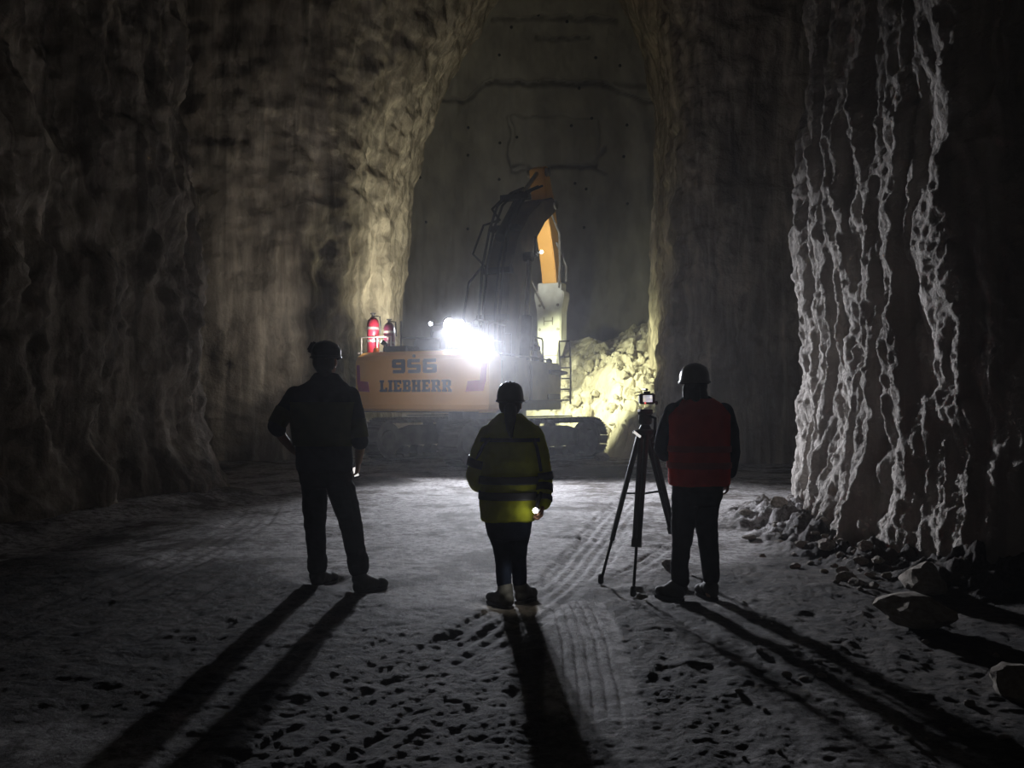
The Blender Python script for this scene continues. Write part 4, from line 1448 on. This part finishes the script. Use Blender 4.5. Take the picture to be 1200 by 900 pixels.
head_c = f.pt(598, 474)
at = head_shapes(mb, head_c, (-.05, 1, 0), .93)
mb.limb([(head_c + Vector((0, -.01, -.03)), .048), (f.pt(598, 492), .052), (f.pt(598, 500), .06)], 14)
f.loft(mb, J_ROWS[2:-1], -.03)
f.loft(mb, T_ROWS, -.018)
for ch, sh in ((ARM_L, .018), (ARM_R, .018), (LEG_L, .01), (LEG_R, .01)):
    mb.limb(f.chain(ch, sh), 12)
mb.limb([(f.pt(591, 690, .02), .036), (f.pt(592, 702, .02), .034)], 10)
mb.limb([(f.pt(609, 688, .10), .036), (f.pt(610, 700, .10), .034)], 10)
mb.limb([(f.pt(570, 570, .19), .028), (f.pt(576, 572, .23), .027)], 10)
hand_shapes(mb, f.pt(575, 572, .22), (.8, .5, -.1), (.1, -.8, -.2), (.1, .2, 1), 20, .9)
mb.limb([(f.pt(637, 588, -.08), .027), (f.pt(636, 592, -.095), .026)], 10)
hand_shapes(mb, f.pt(636, 591, -.095), (-.15, -.1, -1), (-1, -.1, .1), (-.1, -1, -.2), 42, .9)
woman = mb.solid('person', M_SKIN, None, .0055, 3, decimate=.5)
tag(woman, 'person in yellow hi-vis jacket and dark jeans standing in the middle with a torch', 'person')
eyes(at, woman)
mb = MB()
f.loft(mb, J_ROWS)
mb.limb(f.chain(ARM_L), 14)
mb.limb(f.chain(ARM_R), 14)
jk = mb.solid('jacket', M_HIVIS, woman, .008, 5, .008, 7.0, 13, inflate=.007)
f.band('shoulder_tape', J_ROWS, 512.5, 517, .019, M_TAPE, jk)
f.band('waist_tape', J_ROWS, 557, 566, .019, M_TAPE, jk)
f.band('hem_tape', J_ROWS, 575, 584, .019, M_TAPE, jk)
for (p_, q_, r_) in ((f.pt(636, 553, -.01), f.pt(637, 562, -.01), .068), (f.pt(637, 568, -.03), f.pt(637, 576, -.05), .063), (f.pt(637, 582, -.065), f.pt(637, 587, -.08), .058), (f.pt(561, 537, -.01), f.pt(558.5, 546, 0), .072)):
    f.cuff('sleeve_tape', p_, q_, r_ + .006, r_ * .98 + .006, M_TAPE, jk)
for s_, pts in ((-1, [(574, 514, -.135, 0), (566, 523, -.10, 0), (559, 537, -.065, 0), (553, 550, -.02, 0)]), (1, [(625, 514, -.135, 0), (629, 524, -.12, 0), (632, 540, -.085, 0), (634, 552, -.068, 0)])):
    MB().tube([f.pt(a_, b_, c_) for a_, b_, c_, _ in pts], .012, 8).build('sleeve_tape', M_TAPE, jk, smooth=True)
mb = MB()
f.loft(mb, T_ROWS)
mb.limb(f.chain(LEG_L), 14)
mb.limb(f.chain(LEG_R), 14)
mb.solid('trousers', M_JEANS, woman, .008, 5, .003, 10.0, 18, inflate=.007)
boot('boot', gp(600, 715), gp(573, 706), f.pt(592, 688, .02), M_RBOOT, woman, .056, 1.1)
boot('boot', gp(606, 709), gp(626, 701), f.pt(610, 688, .10), M_RBOOT, woman, .054, 1.1)
helmet(f, f.pt(598, 470), .096, .122, .135, M_HELM_D, woman, (-.05, 1, 0))
mb = MB()
mb.ball(head_c + Vector((0, -.03, .0)), .085, None, 18, 12, (.92, .85, 1.05))
mb.limb([(head_c + Vector((0, -.09, -.03)), .045), (f.pt(598, 490, -.10), .042), (f.pt(598, 502, -.135), .028), (f.pt(599, 512, -.15), .014)], 12)
mb.solid('hair', M_HAIR, woman, .007, 3, .003, 20.0, 23, fstretch=(1, 1, .25))
# torch in her right hand
tl = f.pt(628, 598, -.19)
taim = (Vector((-.04, 5.90, 0)) - tl).normalized()
tq = Matrix.Translation(tl) @ taim.to_track_quat('Z', 'Y').to_matrix().to_4x4()
torch = MB().lathe([(0, -.13), (.012, -.13), (.013, -.03), (.019, -.01), (.020, .012), (.017, .012), (.016, .004), (0, .004)], tq, 16).build('torch', M_BLACK, None)
tag(torch, 'small lit torch in the lowered right hand of the person in yellow', 'torch')
MB().ball(tl + Vector((-.004, -.016, .0)), .019, None, 12, 9).build('lens', glow('torch_lens', (1.0, 1.0, .92), 16.0), torch, smooth=True)
spot_lamp('torch_light', tl + taim * .03, taim, 8.0, (1.0, .98, .86), 46, torch, .8)

# ---- man on the right in the red vest
f = Figure(6.25)
J_ROWS = [(464, 804, 829, .075, .0), (470, 796, 838, .09, 0), (476, 788, 847, .11, 0), (486, 784, 853, .125, 0), (505, 785, 853, .135, 0), (530, 787, 852, .135, 0), (550, 786, 852, .135, 0), (567, 787, 851, .135, 0)]
T_ROWS = [(556, 790, 848, .115, 0), (568, 789, 847, .12, 0), (580, 789, 845, .115, 0), (590, 791, 842, .10, 0)]
ARM_L = [(790, 483, 0, .062), (781, 503, .02, .060), (776, 524, .05, .056), (779, 532, .16, .046), (786, 532, .27, .036)]
ARM_R = [(848, 483, 0, .062), (855, 505, -.01, .058), (857, 530, -.01, .054), (855, 553, .03, .042)]
LEG_L = [(803, 582, .0, .095), (801, 610, .0, .082), (799, 637, .0, .066), (796, 660, .0, .060), (796, 677, .0, .058)]
LEG_R = [(829, 582, .02, .093), (827, 610, .02, .078), (830, 637, .02, .068), (832, 660, .02, .062), (833, 676, .02, .058)]
mb = MB()
head_c = f.pt(814, 450)
at = head_shapes(mb, head_c, (-.35, 1, -.05))
mb.limb([(head_c + Vector((0, -.01, -.03)), .054), (f.pt(816, 470), .058), (f.pt(817, 480), .066)], 14)
f.loft(mb, J_ROWS[2:], -.025)
f.loft(mb, T_ROWS, -.02)
for ch, sh in ((ARM_L, .014), (ARM_R, .012), (LEG_L, .012), (LEG_R, .012)):
    mb.limb(f.chain(ch, sh), 12)
mb.limb([(f.pt(796, 688, 0), .042), (f.pt(796, 696, 0), .04)], 10)
mb.limb([(f.pt(833, 686, .02), .042), (f.pt(833, 695, .0), .04)], 10)
mb.limb([(f.pt(855, 553, .03), .030), (f.pt(853, 561, .035), .029)], 10)
hand_shapes(mb, f.pt(853, 561, .035), (-.2, .12, -1), (-1, -.2, .2), (-.1, 1, .1), 26)
hand_shapes(mb, f.pt(786, 532, .27), (.75, .6, .05), (-.2, .3, -.9), (-.5, .7, .1), 20)
man2 = mb.solid('person', M_SKIN, None, .0055, 3, decimate=.5)
tag(man2, 'person in red vest and grey helmet standing beside the tripod on the right', 'person')
eyes(at, man2)
mb = MB()
f.loft(mb, J_ROWS, -.006)
mb.limb(f.chain(ARM_L), 14)
mb.limb(f.chain(ARM_R), 14)
mb.solid('shirt', M_JEANS, man2, .008, 5, .004, 8.0, 33, inflate=.007)
mb = MB()
VR = [(468, 800, 834, .10, 0), (474, 793, 843, .115, 0)] + [(a_, b_ - 1, c_ + 1, d_ + .012, e_) for a_, b_, c_, d_, e_ in J_ROWS[3:]]
f.loft(mb, VR, .006)
vest = mb.solid('vest', M_VEST, man2, .008, 4, .004, 7.0, 43, inflate=.007)
f.band('vest_tape', VR, 522, 529, .024, M_TAPER, vest)
f.band('vest_tape', VR, 541, 548, .024, M_TAPER, vest)
mb = MB()
f.loft(mb, T_ROWS)
mb.limb(f.chain(LEG_L), 14)
mb.limb(f.chain(LEG_R), 14)
mb.limb([(f.pt(797, 672, 0), .064), (f.pt(797, 679, 0), .062)], 14)
mb.solid('trousers', M_BLACKC, man2, .008, 5, .004, 10.0, 48, fstretch=(1, 1, 1.6), inflate=.007)
boot('boot', gp(801, 706), gp(769, 699), f.pt(797, 690, 0), M_BOOT, man2, .058, 1.1)
boot('boot', gp(839, 705), gp(818, 696), f.pt(833, 688, 0.0), M_BOOT, man2, .058, 1.1)
hl = helmet(f, f.pt(814, 448), .102, .130, .135, M_HELM_G, man2, (-.35, 1, 0))
lp = f.pt(799.5, 441, .075)
la = (Vector((-1.75, 17.4, 1.95)) - lp).normalized()
lq = Matrix.Translation(lp) @ la.to_track_quat('Z', 'Y').to_matrix().to_4x4()
hlamp = MB().lathe([(0, -.03), (.020, -.03), (.024, 0), (.024, .012), (.020, .012), (.019, .004), (0, .004)], lq, 14).build('helmet_lamp', M_WHITEP, hl)
hlamp['label'] = 'small lit lamp clipped to the side of the grey helmet'
spot_lamp('helmet_lamp_light', lp + la * .04, la, HEADLAMP_W, (1.0, .93, .82), 19, hlamp, .9)
mb = MB()
mb.ball(head_c + Vector((0.005, -.03, -.01)), .088, None, 18, 12, (.93, .85, 1.0))
mb.limb([(f.pt(807, 456, -.05), .045), (f.pt(806, 465, -.06), .036)], 12)
mb.limb([(f.pt(820, 456, -.05), .048), (f.pt(824, 466, -.06), .036)], 12)
mb.limb([(f.pt(814, 456, -.08), .045), (f.pt(815, 467, -.09), .034)], 12)
mb.solid('hair', M_HAIR, man2, .007, 3, .003, 20.0, 53, fstretch=(1, 1, .25))

# ---- tripod and camera
f = Figure(6.75)
apex = f.pt(756, 507)
trip = empty('tripod', (apex.x, apex.y, 0))
tag(trip, 'tall black three-legged tripod beside the person in the red vest', 'tripod')
base = Vector((apex.x, apex.y, 0))


def tl_(v):
    return Vector(v) - base


feet = [gp(704, 685), gp(742, 700), gp(800, 672)]
mids = []
for fx, fy in feet:
    ft = Vector((fx, fy, 0.02))
    out = Vector((fx - apex.x, fy - apex.y, 0)).normalized()
    sdv = Vector((-out.y, out.x, 0))
    top = apex + out * .045 + Vector((0, 0, -.01))
    dv = (ft - top)
    k = top + dv * .69
    lg = MB()
    for s_ in (-1, 1):
        lg.tube([tl_(top + sdv * .022 * s_), tl_(k + sdv * .017 * s_)], [.021, .019], 10)
    lg.box(-.036, .036, -.018, .018, -.03, .03, Matrix.Translation(tl_(k)) @ dv.to_track_quat('Z', 'Y').to_matrix().to_4x4())
    leg = lg.build('leg', M_BLACK, trip)
    MB().tube([tl_(k), tl_(ft + (k - ft).normalized() * .03)], .0115, 10).build('lower_tube', M_BLACK, leg)
    MB().limb([(tl_(ft + Vector((0, 0, .045))), .022), (tl_(ft + Vector((0, 0, .006))), .024)], 10).build('rubber_foot', M_RUBBER, leg, smooth=True)
    mids.append(top + dv * .40)
hub = Vector((apex.x, apex.y, sum(m_.z for m_ in mids) / 3))
for m_ in mids:
    MB().tube([tl_(hub), tl_(m_)], .008, 8).build('spreader_arm', M_BLACK, trip)
MB().lathe([(0, -.05), (.045, -.05), (.075, -.01), (.075, .02), (.05, .03), (.035, .06), (.05, .07), (.055, .10), (.05, .14), (.06, .15), (.06, .165), (0, .165)], Matrix.Translation(tl_(apex + Vector((0, 0, .0)))), 18).build('fluid_head', M_BLACK, trip)
MB().box(-.05, .05, -.07, .07, .165, .185, Matrix.Translation(tl_(apex))).build('camera_plate', M_BLACK, trip, bevel=.004)
MB().tube([tl_(f.pt(760, 487, -.02)), tl_(f.pt(768, 490, -.1)), tl_(f.pt(767, 519, -.25))], [.012, .011, .014], 8).build('pan_handle', M_BLACK, trip)
Mb = Matrix.Translation(tl_(f.pt(746.5, 509, -.10))) @ Matrix.Rotation(math.radians(38), 4, 'Y')
lvl = MB().box(-.038, .038, -.006, .006, -.012, .012, Mb).build('level_lamp', M_BLACK, trip, bevel=.003)
MB().box(-.034, .034, -.009, -.0062, -.009, .009, Mb).build('lit_strip', glow('level_strip', (1.0, .99, .94), .75), lvl)
cc = f.pt(758, 467, 0)
Mc = Matrix.Translation(cc)
vc = MB().box(-.062, .062, -.03, .035, -.045, .042, Mc).build('video_camera', M_BLACK, None, bevel=.008)
tag(vc, 'small black video camera with a lit screen on top of the tripod', 'camera')
MB().lathe([(0, .03), (.036, .03), (.036, .10), (.042, .11), (.042, .15), (.03, .15), (0, .14)], Mc @ Matrix.Rotation(math.radians(-90), 4, 'X'), 18).build('lens', M_BLACK, vc)
MB().box(-.03, .03, -.02, .03, .042, .058, Mc).build('viewfinder_hump', M_BLACK, vc, bevel=.006)
MB().tube([cc + Vector((.0, .0, .07)), cc + Vector((-.01, .12, .075))], .011, 10).build('microphone', M_BLACK, vc)
MB().tube([cc + Vector((-.055, 0, .03)), cc + Vector((-.09, -.01, .02)), cc + Vector((-.098, -.01, .04)), cc + Vector((-.08, -.01, .052)), cc + Vector((-.04, 0, .05))], .004, 6).build('cable', M_BLACK, vc)
MB().box(.062, .085, -.02, .02, -.05, -.02, Mc).build('grip_strap', M_BLACK, vc, bevel=.004)
sm = bpy.data.materials.new('camera_screen')
sm.use_nodes = True
nt = sm.node_tree
b_ = nt.nodes['Principled BSDF']
tc = nt.nodes.new('ShaderNodeTexCoord')
vo = nt.nodes.new('ShaderNodeTexVoronoi')
vo.inputs['Scale'].default_value = 42.0
nt.links.new(tc.outputs['Object'], vo.inputs['Vector'])
rp = nt.nodes.new('ShaderNodeValToRGB')
for pos, c_ in ((0.0, (.85, .85, .95, 1)), (.45, (.35, .4, .6, 1)), (.7, (.75, .65, .3, 1))):
    e = rp.color_ramp.elements.new(pos); e.color = c_
sep = nt.nodes.new('ShaderNodeSeparateColor')
nt.links.new(vo.outputs['Color'], sep.inputs[0])
nt.links.new(sep.outputs[0], rp.inputs['Fac'])
nt.links.new(rp.outputs['Color'], b_.inputs['Emission Color'])
b_.inputs['Emission Strength'].default_value = .8
MB().box(-.034, .038, -.036, -.0305, -.028, .026, Mc).build('screen', sm, vc)
MB().ball(cc + Vector((-.018, -.032, -.036)), .007, None, 8, 6).build('record_light', glow('record_red', (1, .05, .05), 1.2), vc)


# ------------------------------------------------------------------ dusty air
haze_m = bpy.data.materials.new('dust_haze')
haze_m.use_nodes = True
nt = haze_m.node_tree
nt.nodes.remove(nt.nodes['Principled BSDF'])
vsn = nt.nodes.new('ShaderNodeVolumeScatter')
vsn.inputs['Color'].default_value = (0.93, 0.94, 1.0, 1)
vsn.inputs['Density'].default_value = HAZE
vsn.inputs['Anisotropy'].default_value = 0.72
nt.links.new(vsn.outputs['Volume'], nt.nodes['Material Output'].inputs['Volume'])
haze = MB().box(-15, 15, -4.5, 38, -0.6, 18.5).build('dust_haze', haze_m)
tag(haze, 'thin dust haze hanging in the air of the gallery', kind='stuff')

cl_m = haze_m.copy()  # denser scatter volume, added only to widen the glow of the rear lamps
cl_m.name = 'lamp_glow_scatter'
for n_ in cl_m.node_tree.nodes:
    if n_.type == 'VOLUME_SCATTER':
        n_.inputs['Density'].default_value = 0.011
        n_.inputs['Anisotropy'].default_value = 0.5
cloud = MB().ball((-1.15, 16.9, 2.75), 1.0, None, 32, 18, (3.1, 1.7, 2.4)).build('added_glow_volume', cl_m, None, smooth=True)
tag(cloud, 'added scattering volume that makes the pale glow around the two bright rear lamps', kind='stuff')
